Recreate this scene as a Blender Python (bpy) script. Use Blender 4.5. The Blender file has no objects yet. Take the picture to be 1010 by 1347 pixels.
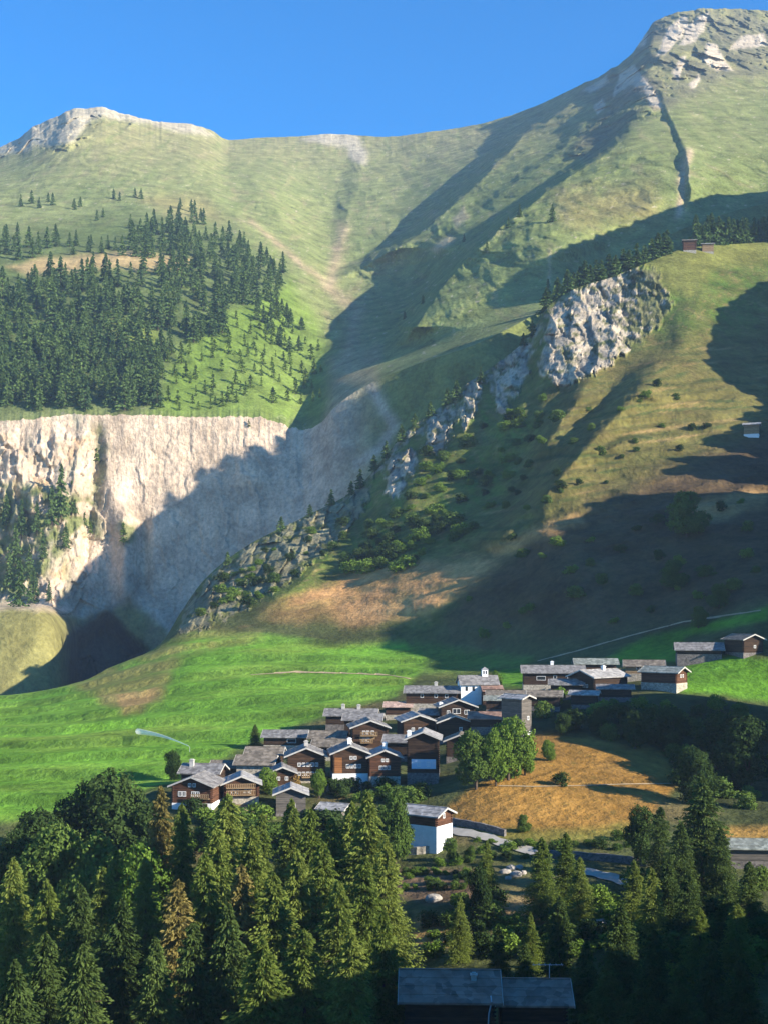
import bpy, bmesh, math, random
import numpy as np
from mathutils import Vector, Matrix

random.seed(7)
scene = bpy.context.scene
col = scene.collection

# ------------------------------------------------------------------ camera
F = 1667.0            # focal length in photograph pixels (photograph 1010 x 1347)
CX, HY = 505.0, 800.0 # optical axis in photograph pixels
cam_d = bpy.data.cameras.new("camera")
cam_d.sensor_fit = 'VERTICAL'
cam_d.sensor_height = 36.0
cam_d.lens = 36.0 * F / 1347.0
cam_d.shift_y = (HY - 673.5) / 1347.0
cam_d.clip_start = 0.5
cam_d.clip_end = 20000.0
cam = bpy.data.objects.new("camera", cam_d)
cam.rotation_euler = (math.radians(90), 0, 0)
col.objects.link(cam)
scene.camera = cam

# ------------------------------------------------------------------ sun and sky
SUN_EL = math.radians(22.0)
SUN_H = (0.90, -0.436)                   # horizontal direction towards the sun
SUN_V = np.array([SUN_H[0]*math.cos(SUN_EL), SUN_H[1]*math.cos(SUN_EL), math.sin(SUN_EL)])
world = bpy.data.worlds.new("World")
scene.world = world
world.use_nodes = True
wn = world.node_tree
wn.nodes.clear()
sky = wn.nodes.new("ShaderNodeTexSky")
sky.sky_type = 'NISHITA'
sky.sun_disc = False
sky.sun_elevation = SUN_EL
sky.sun_rotation = math.atan2(SUN_H[0], SUN_H[1])
sky.altitude = 2500.0
sky.air_density = 1.0
sky.dust_density = 0.0
sky.ozone_density = 4.0
bg = wn.nodes.new("ShaderNodeBackground")
bg.inputs['Strength'].default_value = 0.115
wo = wn.nodes.new("ShaderNodeOutputWorld")
hs = wn.nodes.new("ShaderNodeHueSaturation")
hs.inputs['Saturation'].default_value = 1.32
wn.links.new(sky.outputs[0], hs.inputs['Color'])
wn.links.new(hs.outputs[0], bg.inputs['Color'])
wn.links.new(bg.outputs[0], wo.inputs['Surface'])

sun_d = bpy.data.lights.new("sun", 'SUN')
sun_d.energy = 5.0
sun_d.angle = math.radians(0.5)
sun_d.color = (1.0, 0.91, 0.76)
sun = bpy.data.objects.new("sun", sun_d)
sun.rotation_euler = Vector(SUN_V).to_track_quat('Z', 'Y').to_euler()
sun.location = (300, -200, 400)
col.objects.link(sun)

scene.view_settings.view_transform = 'Standard'
scene.view_settings.look = 'None'
scene.view_settings.exposure = 1.35
scene.view_settings.gamma = 1.0
scene.cycles.max_bounces = 4
scene.cycles.transparent_max_bounces = 4
scene.cycles.volume_bounces = 0

# ------------------------------------------------------------------ small helpers
def tag(o, label=None, cat=None, group=None, kind=None):
    if label: o["label"] = label
    if cat: o["category"] = cat
    if group: o["group"] = group
    if kind: o["kind"] = kind
    return o

def sm(a, b, x):
    t = np.clip((x - a) / (b - a), 0.0, 1.0)
    return t * t * (3 - 2 * t)

def _hash(ix, iy, seed):
    h = (ix.astype(np.int64) * 374761393 + iy.astype(np.int64) * 668265263 + seed * 1442695041) & 0xffffffff
    h = ((h ^ (h >> 13)) * 1274126177) & 0xffffffff
    return (h ^ (h >> 16)) & 0xffff

_ANG = np.linspace(0, 2 * np.pi, 257)[:256]
_GX, _GY = np.cos(_ANG), np.sin(_ANG)

def noise(x, y, seed=0):
    """2-D gradient noise, about -0.7..0.7"""
    x = np.asarray(x, float); y = np.asarray(y, float)
    ix = np.floor(x); iy = np.floor(y)
    fx = x - ix; fy = y - iy
    u = fx * fx * fx * (fx * (fx * 6 - 15) + 10); v = fy * fy * fy * (fy * (fy * 6 - 15) + 10)
    def g(dx, dy):
        h = _hash(ix + dx, iy + dy, seed) & 255
        return _GX[h] * (fx - dx) + _GY[h] * (fy - dy)
    a = g(0, 0); b = g(1, 0); c = g(0, 1); d = g(1, 1)
    return (a + (b - a) * u) * (1 - v) + (c + (d - c) * u) * v

def fbm(x, y, octv=4, seed=0, ridged=False, gain=0.5):
    s = 0.0; a = 1.0; t = 0.0
    for i in range(octv):
        n = noise(x, y, seed + i * 17)
        if ridged: n = 0.5 - np.abs(n) * 1.6
        s = s + a * n; t += a
        a *= gain; x = x * 2.03 + 5.1; y = y * 2.03 - 3.7
    return s / t

def facets(x, y, seed=0):
    """broken rock: every cell is its own tilted plane; returns (height, cell number 0..1)"""
    ix = np.floor(x); iy = np.floor(y)
    best = np.full(np.shape(x), 9.0); hh = np.zeros(np.shape(x)); cid = np.zeros(np.shape(x))
    for dx in (-1, 0, 1):
        for dy in (-1, 0, 1):
            cx, cy = ix + dx, iy + dy
            r1 = _hash(cx, cy, seed)/65535.0; r2 = _hash(cx, cy, seed + 1)/65535.0
            r3 = _hash(cx, cy, seed + 2)/65535.0; r4 = _hash(cx, cy, seed + 3)/65535.0; r5 = _hash(cx, cy, seed + 4)/65535.0
            ox = x - (cx + .1 + .8*r1); oy = y - (cy + .1 + .8*r2)
            d = ox*ox + oy*oy; k = d < best
            best = np.where(k, d, best); cid = np.where(k, r3, cid)
            hh = np.where(k, (r3 - .5) + (r4 - .5)*1.8*ox + (r5 - .35)*1.2*oy, hh)
    return hh, cid

def pchip1(xs, ys, x):
    xs = np.array(xs, float); ys = np.array(ys, float)
    h = np.diff(xs); d = np.diff(ys) / h
    m = np.zeros(len(xs))
    for i in range(1, len(xs) - 1):
        if d[i-1] * d[i] > 0:
            w1 = 2*h[i] + h[i-1]; w2 = h[i] + 2*h[i-1]
            m[i] = (w1 + w2) / (w1 / d[i-1] + w2 / d[i])
    m[0] = d[0]; m[-1] = d[-1]
    x = np.asarray(x, float)
    xc = np.clip(x, xs[0], xs[-1])
    k = np.clip(np.searchsorted(xs, xc) - 1, 0, len(xs) - 2)
    t = (xc - xs[k]) / h[k]
    return ((1+2*t)*(1-t)**2*ys[k] + t*(1-t)**2*h[k]*m[k] + t*t*(3-2*t)*ys[k+1] + t*t*(t-1)*h[k]*m[k+1])

def lin(pts, x):
    p = np.array(pts, float)
    return np.interp(x, p[:, 0], p[:, 1])

def inpoly(px, py, pts, soft=6.0):
    """soft mask of a closed outline: 1 inside, 0 outside, edge width soft"""
    pts = np.array(pts, float)
    out = np.zeros(px.shape)
    x0, y0 = pts.min(0) - soft; x1, y1 = pts.max(0) + soft
    sel = (px > x0) & (px < x1) & (py > y0) & (py < y1)
    if not sel.any(): return out
    x = px[sel]; y = py[sel]
    ins = np.zeros(x.shape, bool); dmin = np.full(x.shape, 1e9)
    n = len(pts)
    for i in range(n):
        ax, ay = pts[i]; bx, by = pts[(i+1) % n]
        c = ((ay > y) != (by > y))
        with np.errstate(divide='ignore', invalid='ignore'):
            c &= x < (bx - ax) * (y - ay) / (by - ay + 1e-12) + ax
        ins ^= c
        dx, dy = bx - ax, by - ay
        t = np.clip(((x-ax)*dx + (y-ay)*dy) / (dx*dx + dy*dy + 1e-9), 0, 1)
        dmin = np.minimum(dmin, (x-ax-t*dx)**2 + (y-ay-t*dy)**2)
    sd = np.sqrt(dmin) * np.where(ins, 1, -1)
    out[sel] = sm(-soft, soft, sd)
    return out

def near_line(px, py, pts, w):
    """soft mask of a band along a line, half width w"""
    pts = np.array(pts, float)
    out = np.zeros(px.shape)
    x0, y0 = pts.min(0) - 3*w; x1, y1 = pts.max(0) + 3*w
    sel = (px > x0) & (px < x1) & (py > y0) & (py < y1)
    if not sel.any(): return out
    x = px[sel]; y = py[sel]; dmin = np.full(x.shape, 1e9)
    for i in range(len(pts) - 1):
        ax, ay = pts[i]; dx, dy = pts[i+1] - pts[i]
        t = np.clip(((x-ax)*dx + (y-ay)*dy) / (dx*dx + dy*dy + 1e-9), 0, 1)
        dmin = np.minimum(dmin, (x-ax-t*dx)**2 + (y-ay-t*dy)**2)
    out[sel] = np.exp(-dmin / (w*w))
    return out

def grid_mesh(name, V, C, R, mat, kind='structure', smooth=True):
    """V (rows, cols, 3), C colours (rows, cols, 3), R roughness-of-rock (rows, cols)"""
    nr, nc = V.shape[:2]
    me = bpy.data.meshes.new(name)
    me.vertices.add(nr * nc)
    me.vertices.foreach_set('co', V.reshape(-1).astype(np.float32))
    idx = np.arange(nr * nc).reshape(nr, nc)
    q = np.stack([idx[:-1, :-1], idx[:-1, 1:], idx[1:, 1:], idx[1:, :-1]], -1).reshape(-1, 4)
    nf = len(q)
    me.loops.add(nf * 4); me.polygons.add(nf)
    me.loops.foreach_set('vertex_index', q.reshape(-1).astype(np.int32))
    me.polygons.foreach_set('loop_start', np.arange(0, nf * 4, 4, dtype=np.int32))
    me.polygons.foreach_set('loop_total', np.full(nf, 4, dtype=np.int32))
    me.polygons.foreach_set('use_smooth', np.full(nf, smooth))
    me.update(calc_edges=True)
    if C is not None:
        a = me.attributes.new('tint', 'FLOAT_COLOR', 'POINT')
        c4 = np.ones((nr * nc, 4), np.float32); c4[:, :3] = np.clip(C.reshape(-1, 3), 0.004, 1)
        a.data.foreach_set('color', c4.reshape(-1))
        b = me.attributes.new('rock', 'FLOAT', 'POINT')
        b.data.foreach_set('value', R.reshape(-1).astype(np.float32))
    me.materials.append(mat)
    o = bpy.data.objects.new(name, me); col.objects.link(o)
    if kind: o['kind'] = kind
    return o

# ------------------------------------------------------------------ terrain
# guide lines: (x in photograph, y in photograph, distance in metres)
PX = np.concatenate([np.linspace(-420, -30, 50)[:-1], np.linspace(-30, 1040, 860), np.linspace(1040, 2000, 90)[1:]])

def guide(pts):
    p = np.array(pts, float)
    return pchip1(p[:, 0], p[:, 1], PX), pchip1(p[:, 0], p[:, 2], PX)

def guide_z(pts):                       # (x, height, distance)
    p = np.array(pts, float)
    z = pchip1(p[:, 0], p[:, 1], PX); y = pchip1(p[:, 0], p[:, 2], PX)
    return HY - z / y * F, y

def chain(guides, rows):
    """smooth surface through a list of guide lines, rows = rows per gap"""
    P = np.array([g[0] for g in guides]); Y = np.array([np.log(g[1]) for g in guides])
    n = len(guides)
    def tang(A):
        d = np.diff(A, axis=0); m = np.zeros_like(A)
        for i in range(1, n - 1):
            s = d[i-1] * d[i] > 0
            with np.errstate(divide='ignore', invalid='ignore'):
                hm = 2 * d[i-1] * d[i] / (d[i-1] + d[i])
            m[i] = np.where(s, hm, 0)
        m[0] = d[0]; m[-1] = d[-1]
        return m
    mP, mY = tang(P), tang(Y)
    oP, oY = [], []
    for k in range(n - 1):
        ts = np.linspace(0, 1, rows[k], endpoint=(k == n - 2))[:, None]
        h0 = (1+2*ts)*(1-ts)**2; h1 = ts*(1-ts)**2; h2 = ts*ts*(3-2*ts); h3 = ts*ts*(ts-1)
        oP.append(h0*P[k] + h1*mP[k] + h2*P[k+1] + h3*mP[k+1])
        oY.append(h0*Y[k] + h1*mY[k] + h2*Y[k+1] + h3*mY[k+1])
    return np.concatenate(oP), np.exp(np.concatenate(oY))

# --- near land: foreground slope, village bench, meadow, then the spur up to its crest
g0 = guide_z([(-420, -3, 4), (2000, -3, 4)])
g1 = guide_z([(-420, -32, 60), (2000, -32, 60)])
g2 = guide_z([(-420, -58, 120), (300, -57, 120), (520, -50, 120), (1000, -49, 125), (2000, -40, 125)])
g3 = guide_z([(-420, -62, 180), (250, -58, 180), (500, -53, 180), (620, -50, 180), (1000, -48, 180), (2000, -40, 180)])
g4 = guide_z([(-420, -54, 240), (120, -53, 236), (320, -51, 236), (500, -47.5, 240), (640, -45, 240), (1010, -43, 240), (2000, -30, 240)])
g5 = guide_z([(-420, -46, 262), (60, -44, 262), (230, -42.5, 268), (420, -41.5, 282), (540, -41, 285), (660, -37, 282), (800, -36, 290), (1010, -38, 300), (2000, -20, 300)])
g6 = guide([(-420, 985, 370), (20, 972, 375), (300, 945, 385), (450, 930, 390), (560, 922, 385), (680, 912, 372), (770, 908, 362), (880, 907, 350), (1010, 912, 350), (2000, 880, 350)])
g7 = guide([(-420, 940, 500), (20, 914, 515), (100, 897, 520), (190, 860, 540), (260, 834, 550), (330, 830, 545), (420, 842, 525), (520, 858, 500),
            (650, 872, 460), (760, 868, 430), (880, 850, 415), (1010, 818, 400), (2000, 760, 400)])
g9 = guide([(-420, 960, 600), (20, 928, 600), (100, 908, 602), (180, 872, 610), (215, 843, 625), (238, 806, 660), (268, 764, 690), (322, 720, 715),
            (400, 680, 745), (470, 642, 775), (500, 608, 785), (540, 562, 800), (575, 538, 812), (612, 506, 828), (650, 480, 842), (690, 448, 858), (722, 402, 872),
            (760, 378, 880), (800, 366, 888), (850, 346, 902), (905, 326, 925), (1010, 318, 960), (1300, 280, 1000), (2000, 150, 1000)])
fr = lambda a: (g7[0]*(1-a) + g9[0]*a)
k1 = lin([(-420, .02), (200, .04), (300, .22), (500, .20), (700, .16), (1000, .20), (2000, .2)], PX)
g8a = (g7[0]*(.72) + g9[0]*.28, g7[1]*(1-k1) + g9[1]*k1)
k2 = lin([(-420, .35), (200, .42), (300, .55), (500, .56), (700, .56), (1000, .56), (2000, .55)], PX)
g8b = (g7[0]*(.36) + g9[0]*.64, g7[1]*(1-k2) + g9[1]*k2)
nearP, nearY = chain([g0, g1, g2, g3, g4, g5, g6, g7, g8a, g8b, g9], [6, 12, 26, 60, 70, 90, 60, 80, 90, 80])
# --- back of the spur down into the gorge
zc = (HY - g9[0]) / F * g9[1]
drop = lin([(-420, 60), (200, 75), (260, 95), (480, 90), (700, 80), (1000, 90), (2000, 90)], PX)
gb1 = (HY - (zc - drop*.55) / (g9[1] + 20) * F, g9[1] + 20)
gb2 = (HY - (zc - drop) / (g9[1] + 48) * F, g9[1] + 48)
backP, backY = chain([g9, gb1, gb2], [22, 16])

# --- far land: gorge wall, cliff, alp slopes, skyline
g12 = guide([(-420, 870, 690), (15, 912, 692), (60, 914, 697), (80, 908, 712), (100, 912, 905), (150, 905, 940), (210, 900, 955), (300, 850, 960), (400, 770, 965), (480, 700, 925), (560, 630, 885),
             (640, 575, 900), (720, 500, 935), (850, 440, 1080), (1010, 410, 1130), (2000, 300, 1200)])
g12k = guide([(-420, 790, 735), (15, 800, 736), (45, 799, 738), (66, 808, 742), (84, 836, 748), (104, 868, 930), (150, 850, 962), (210, 845, 970), (300, 800, 975), (400, 730, 978), (480, 665, 945), (560, 600, 915),
             (640, 552, 918), (720, 480, 950), (850, 422, 1098), (1010, 395, 1145), (2000, 290, 1210)])
g12b = guide([(-420, 786, 945), (15, 794, 948), (60, 796, 952), (95, 800, 958), (140, 796, 985), (210, 790, 988), (300, 750, 992), (400, 690, 985), (480, 630, 960), (560, 570, 945),
              (640, 530, 935), (720, 460, 970), (850, 405, 1090), (1010, 380, 1160), (2000, 280, 1220)])
g13 = guide([(-420, 560, 985), (15, 553, 1003), (60, 549, 1008), (90, 545, 1011), (130, 546, 1014), (200, 546, 1020), (260, 549, 1025), (330, 548, 1030), (370, 557, 1034), (398, 566, 1036),
             (422, 556, 1024), (440, 536, 1012), (480, 508, 1008), (520, 490, 1000), (560, 475, 985), (620, 455, 968), (700, 415, 1000), (800, 355, 1150), (900, 300, 1215), (1010, 268, 1280), (2000, 200, 1300)])
g14 = guide([(-420, 370, 1210), (15, 372, 1250), (200, 365, 1310), (330, 372, 1370), (400, 392, 1410), (440, 400, 1440), (480, 398, 1455), (530, 390, 1445), (600, 355, 1425),
             (700, 300, 1425), (800, 250, 1460), (900, 200, 1520), (1010, 185, 1560), (2000, 150, 1500)])
g15 = guide([(-420, 270, 1700), (15, 262, 1750), (200, 250, 1850), (340, 268, 1960), (440, 285, 2080), (520, 272, 2080), (600, 245, 2060), (700, 205, 2030), (800, 150, 2030),
             (860, 100, 2060), (910, 88, 2080), (1010, 82, 2120), (2000, 80, 1850)])
g16 = guide([(-420, 262, 2500), (-60, 215, 2450), (20, 184, 2420), (45, 167, 2400), (72, 154, 2390), (100, 143, 2390), (130, 141, 2400), (165, 150, 2430), (210, 160, 2480), (250, 163, 2540),
             (275, 170, 2600), (302, 184, 2700), (345, 181, 2750), (400, 179, 2800), (432, 176, 2800), (470, 178, 2800), (505, 180, 2780), (560, 174, 2740), (630, 163, 2690),
             (660, 155, 2660), (700, 141, 2620), (760, 113, 2560), (800, 93, 2520), (825, 76, 2500), (845, 50, 2480), (860, 29, 2470), (888, 17, 2470), (930, 11, 2480), (1010, 14, 2520), (1120, 40, 2300), (2000, 150, 2300)])
z16 = (HY - g16[0]) / F * g16[1]
g17 = (HY - (z16 - 160) / (g16[1] + 260) * F, g16[1] + 260)
g18 = (HY - (z16 - 700) / (g16[1] + 900) * F, g16[1] + 900)
cliffP, cliffY = chain([gb2, g12, g12k, g12b, g13], [16, 60, 40, 180])
slopP, slopY = chain([g13, g14, g15, g16], [120, 110, 110])
skbP, skbY = chain([g16, g17, g18], [10, 8])

def sun_coords(V):
    u = V[..., 0]*SUN_H[0] + V[..., 1]*SUN_H[1]
    w = -V[..., 0]*SUN_H[1] + V[..., 1]*SUN_H[0]
    return u, w, V[..., 2] - u*math.tan(SUN_EL)

def world_pts(P, Y, dz=0.0):
    px = np.broadcast_to(PX[None, :], P.shape)
    V = np.empty(P.shape + (3,))
    V[..., 0] = (px - CX) / F * Y; V[..., 1] = Y; V[..., 2] = (HY - P) / F * Y + dz
    return V

def pxg(P): return np.broadcast_to(PX[None, :], P.shape)

def mixc(C, m, rgb):
    return C + (np.array(rgb) - C) * m[..., None]

# --- relief of the far land: ribs and gullies (bulge towards the viewer in metres)
def rib(P, line, amp, wl, wr):
    """a rib whose crest follows line (points of falling slope); steep on its left flank"""
    line = np.array(sorted(line, key=lambda q: q[1]), float)
    px = pxg(P)
    xl = np.interp(P, line[:, 1], line[:, 0]); a = np.interp(P, line[:, 1], line[:, 2])
    d = px - xl
    prof = np.where(d < 0, 1 - sm(0, wl, -d), np.exp(-d / wr))
    y0, y1 = line[0, 1], line[-1, 1]
    return amp * a * prof * sm(y0 - 25, y0 + 5, P) * (1 - sm(y1 - 5, y1 + 30, P))

def relief_far(P, Y):
    px = pxg(P)
    jx = px + 10*fbm(px/60, P/60, 3, 5); jy = P
    D = np.zeros(P.shape)
    wob = lambda s: 12*fbm(px/38, P/38, 4, s)
    Pw = P + 0
    def R(line, amp, wl, wr, s):
        nonlocal D
        l2 = np.array(sorted(line, key=lambda q: q[1]), float)
        xl = np.interp(P, l2[:, 1], l2[:, 0]); a = np.interp(P, l2[:, 1], l2[:, 2])
        d = px - xl + wob(s)
        prof = np.where(d < 0, 1 - sm(0, wl, -d), np.exp(-d / wr))
        D += amp * a * prof * sm(l2[0, 1]-20, l2[0, 1]+8, P) * (1 - sm(l2[-1, 1]-8, l2[-1, 1]+25, P))
    # right mountain ribs (x, y, strength)
    R([(850, 62, .5), (790, 110, .8), (735, 150, 1), (690, 178, 1), (655, 215, 1), (612, 255, .9), (575, 292, .9), (525, 326, .75), (480, 350, .35), (455, 366, .08), (446, 376, .0)], 230, 30, 130, 11)
    R([(830, 175, .4), (800, 200, .8), (750, 232, .9), (700, 268, 1), (655, 305, 1), (610, 345, 1), (575, 385, 1), (545, 430, .8), (530, 455, .2)], 190, 28, 110, 12)
    R([(775, 150, .3), (742, 195, .7), (690, 232, .6), (650, 262, .4)], 50, 16, 60, 13)
    # gully on the right with a dark left-facing wall
    R([(862, 112, .3), (880, 150, .8), (903, 195, 1), (910, 245, .8), (906, 300, .6)], 30, 9, 60, 14)
    # spurs at the foot behind the crags
    # left peak rock face and left hillside folds
    R([(100, 150, .6), (85, 180, .9), (70, 200, .4)], 70, 30, 60, 16)
    R([(300, 190, .3), (345, 250, .8), (400, 320, .9), (428, 365, .1)], 60, 40, 70, 17)
    R([(480, 195, .3), (470, 240, .8), (455, 300, .7), (448, 345, .1)], 45, 24, 60, 18)
    R([(240, 200, .3), (270, 250, .7), (330, 300, .6)], 40, 30, 90, 19)
    # fine relief
    sc = Y / 1500.0
    X3 = (px - CX)/F*Y; Z3 = (HY - P)/F*Y
    D += 26*sc*fbm(X3/130, Z3/130 + Y/400, 4, 31)
    D += 15*fbm(X3/36 + Z3/120 + 1.2*fbm(X3/90, Z3/90, 2, 38), Z3/120, 4, 37, True)
    # summit crags
    crag = np.maximum.reduce([inpoly(px, P, [(765, 118), (830, 75), (850, 30), (930, 8), (1060, 20), (1060, 100), (960, 95), (900, 130), (860, 120), (810, 130)], 12),
                              inpoly(px, P, [(775, 150), (815, 85), (870, 110), (860, 150), (800, 185), (740, 215)], 10),
                              inpoly(px, P, [(-40, 215), (45, 165), (100, 138), (150, 145), (190, 165), (130, 165), (100, 195), (20, 205)], 10)])
    fa, _ = facets(X3/34 + .5*fbm(X3/40, Z3/40, 2, 45), Z3/46 + X3/120, 352); fb, _ = facets(X3/13, Z3/16, 353)
    D += crag*(22*fa + 8*fb + 12*fbm(X3/60, Z3/50, 3, 41))
    return D

def relief_cliff(P, Y):
    px = pxg(P)
    X3 = (px - CX)/F*Y; Z3 = (HY - P)/F*Y
    zone = 1 - sm(395, 450, px)
    flute = 7.0*fbm(X3/17, Z3/70, 4, 51, True) + 3.2*fbm(X3/6, Z3/20, 3, 53) + 9*fbm(X3/60, Z3/90, 3, 54)
    left = 1 - sm(110, 150, px)
    fa, _ = facets(X3/11 + .5*fbm(X3/9, Z3/9, 2, 55), Z3/22 + X3/50, 350); fb, _ = facets(X3/4.5, Z3/7, 351)
    D = zone*(flute*(0.09 + .35*left) + (3.0*fa + 1.2*fb)*(.35 + 1.5*left))
    # left part: deep clefts between pillars
    D += left*9*fbm(X3/22, Z3/110, 3, 57, True)
    # gully running down at x about 130
    xg = np.interp(P, [545, 600, 660, 740, 800], [128, 130, 122, 112, 100])
    D -= 6*np.exp(-((px - xg)/9)**2)*sm(545, 575, P)
    # lower buttresses
    for (x, y0, y1, a, w) in [(165, 672, 790, 9, 12), (190, 690, 780, -8, 8), (150, 640, 700, 6, 14), (60, 640, 800, 16, 30), (330, 600, 640, 4, 20)]:
        D += a*np.exp(-((px - x)/w)**2)*sm(y0 - 20, y0 + 10, P)*(1 - sm(y1 - 15, y1 + 15, P))
    # dark chasm left of the meadow edge
    D -= 30*inpoly(px, P, [(95, 850), (140, 815), (185, 858), (180, 940), (100, 940)], 14)
    D = np.where(Y < 850, 4*fbm(X3/30, Z3/30, 4, 59), D)
    D += (1 - zone)*10*fbm(X3/40, Z3/50, 4, 58)
    return D*(1 - sm(0, 1, 0)) 

# --- crags on the spur, all in photograph outlines
CRAGS = [
    [(712, 492), (716, 440), (730, 405), (765, 378), (800, 362), (832, 352), (868, 362), (880, 398), (868, 425), (838, 452), (800, 478), (768, 498), (738, 506)],
    [(646, 508), (656, 478), (684, 445), (698, 455), (696, 490), (676, 520), (668, 545), (652, 538)],
    [(604, 540), (612, 506), (630, 496), (636, 515), (624, 545), (610, 566)],
    [(556, 590), (566, 552), (590, 538), (600, 545), (590, 575), (572, 596)],
    [(506, 650), (515, 605), (540, 588), (549, 600), (540, 630), (520, 655)],
    [(232, 830), (250, 790), (285, 748), (325, 722), (420, 672), (482, 636), (484, 660), (440, 715), (385, 760), (330, 795), (270, 828)],
]
def crag_mask(px, P, which, soft=8, jit=9):
    jx = px + 2.2*jit*fbm(px/20, P/26, 4, 71, gain=.65); jy = P + 2.2*jit*fbm(px/20, P/26, 4, 72, gain=.65)
    m = inpoly(jx, jy, CRAGS[which], soft*1.8)
    return sm(.30, .62, m + .75*fbm(px/11, P/15, 4, 170 + which, gain=.65)*(1 - np.abs(2*m - 1)*.35))*(m > .02)

def relief_near(P, Y):
    """returns (pull towards viewer, lift)"""
    px = pxg(P)
    X3 = (px - CX)/F*Y; Z3 = (HY - P)/F*Y
    hill = 1 - sm(-30, 60, P - np.interp(px, [-420, 215, 330, 420, 520, 650, 760, 880, 1010, 2000], [850, 820, 800, 805, 820, 825, 825, 815, 790, 740]))
    hill = hill*sm(215, 240, px)
    crest = np.interp(px, PX, g9[0])
    fade = sm(2, 26, P - crest)
    D = hill*(11*fbm(X3/60, Z3/45, 4, 61) + 3.0*fbm(X3/14, Z3/12, 3, 62)*1.0)*(.25 + .75*fade)
    # ribs of the spur (crest falling to lower left), shaded left flanks
    def R(line, amp, wl, wr, s):
        nonlocal D
        l2 = np.array(sorted(line, key=lambda q: q[1]), float)
        xl = np.interp(P, l2[:, 1], l2[:, 0]); a = np.interp(P, l2[:, 1], l2[:, 2])
        d = px - xl + 9*fbm(px/30, P/30, 3, s)
        prof = np.where(d < 0, 1 - sm(0, wl, -d), np.exp(-d / wr))
        D += amp*.62*a*prof*sm(l2[0, 1]-15, l2[0, 1]+8, P)*(1 - sm(l2[-1, 1]-8, l2[-1, 1]+20, P))
    R([(722, 405, .5), (716, 490, 1), (690, 530, .8), (660, 590, .5)], 34, 26, 70, 63)
    R([(690, 452, .5), (668, 540, 1), (640, 600, .5)], 24, 22, 40, 64)
    R([(618, 505, .5), (604, 565, 1), (575, 640, .5)], 20, 20, 40, 65)
    R([(572, 552, .5), (560, 600, 1), (530, 670, .5)], 18, 20, 34, 66)
    R([(525, 600, .5), (510, 655, 1), (480, 720, .5)], 18, 20, 34, 67)
    R([(482, 640, .4), (470, 690, 1), (420, 745, 1), (340, 812, .6)], 20, 36, 40, 68)
    R([(870, 470, .3), (835, 520, 1), (790, 570, 1), (720, 650, 1), (655, 712, .5)], 62, 40, 80, 69)
    R([(790, 470, .3), (765, 520, .9), (715, 590, .8), (670, 640, .3)], 40, 30, 60, 77)
    R([(930, 360, .4), (900, 450, 1), (850, 520, .6)], 22, 40, 70, 70)
    # terraced ledges on the sunny right side of the spur
    led = sm(690, 760, px)*(1 - sm(690, 760, P))*sm(480, 520, P)
    ph = Z3/7.5 + 1.6*fbm(X3/50, Z3/30, 3, 73) - X3/60
    D += led*7.0*(np.abs((ph % 1) - .35) - .3)
    led2 = inpoly(px, P, [(300, 840), (330, 770), (440, 735), (640, 700), (700, 640), (800, 650), (560, 850)], 20)
    ph = Z3/6.0 + 1.3*fbm(X3/40, Z3/24, 3, 74) - X3/90
    D += led2*2.2*(np.abs((ph % 1) - .35) - .3)
    sp = np.exp(-((P - crest - 8)/13)**2)*sm(470, 500, px)*(1 - sm(715, 760, px))
    q1, _ = facets(X3/7 - Z3/40, Z3/12, 390); q2, _ = facets(X3/3, Z3/4.5, 391)
    D += sp*(5.5*q1 + 2.2*q2)
    for i in range(len(CRAGS)):
        m = crag_mask(px, P, i)
        wx = X3 + 2.5*fbm(X3/9, Z3/9, 3, 140 + i); wz = Z3 + 4*fbm(X3/12, Z3/12, 3, 150 + i)
        f1, _ = facets(wx/11 - wz/60, wz/24 + wx/40, 360 + i); f2, _ = facets(wx/5, wz/8.5 + wx/20, 370 + i); f3, _ = facets(wx/2.4, wz/3.4, 380 + i)
        D += m*(3 + 10*f1 + 4.5*f2 + 1.8*f3 + 5*fbm(X3/24, Z3/30, 3, 97 + i))
    D = D*hill
    # lift: gentle unevenness and the meadow terraces
    flat = 1 - hill
    Lz = flat*(0.5*fbm(X3/26, Y/26, 3, 75))*sm(100, 150, Y)
    mead = inpoly(px, P, MEADOW, 14)
    t = Y/27 + 0.55*fbm(X3/70, Y/50, 3, 76) + X3/260
    tri = (t % 1)
    stepf = np.where(tri < .14, tri/.14, 1 - (tri - .14)/.86)
    Lz += mead*1.8*(stepf - .5)
    return D, Lz

MEADOW = [(-430, 935), (15, 912), (100, 895), (190, 858), (262, 832), (345, 834), (440, 848), (530, 842), (560, 868), (548, 890), (520, 915), (430, 938), (335, 975), (240, 1028), (150, 1050), (15, 1082), (-430, 1120)]
GOLD = [(585, 1062), (606, 1048), (640, 1024), (650, 995), (672, 968), (720, 962), (800, 975), (872, 988), (892, 1030), (866, 1060), (836, 1100), (740, 1108), (650, 1104), (600, 1088)]

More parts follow.
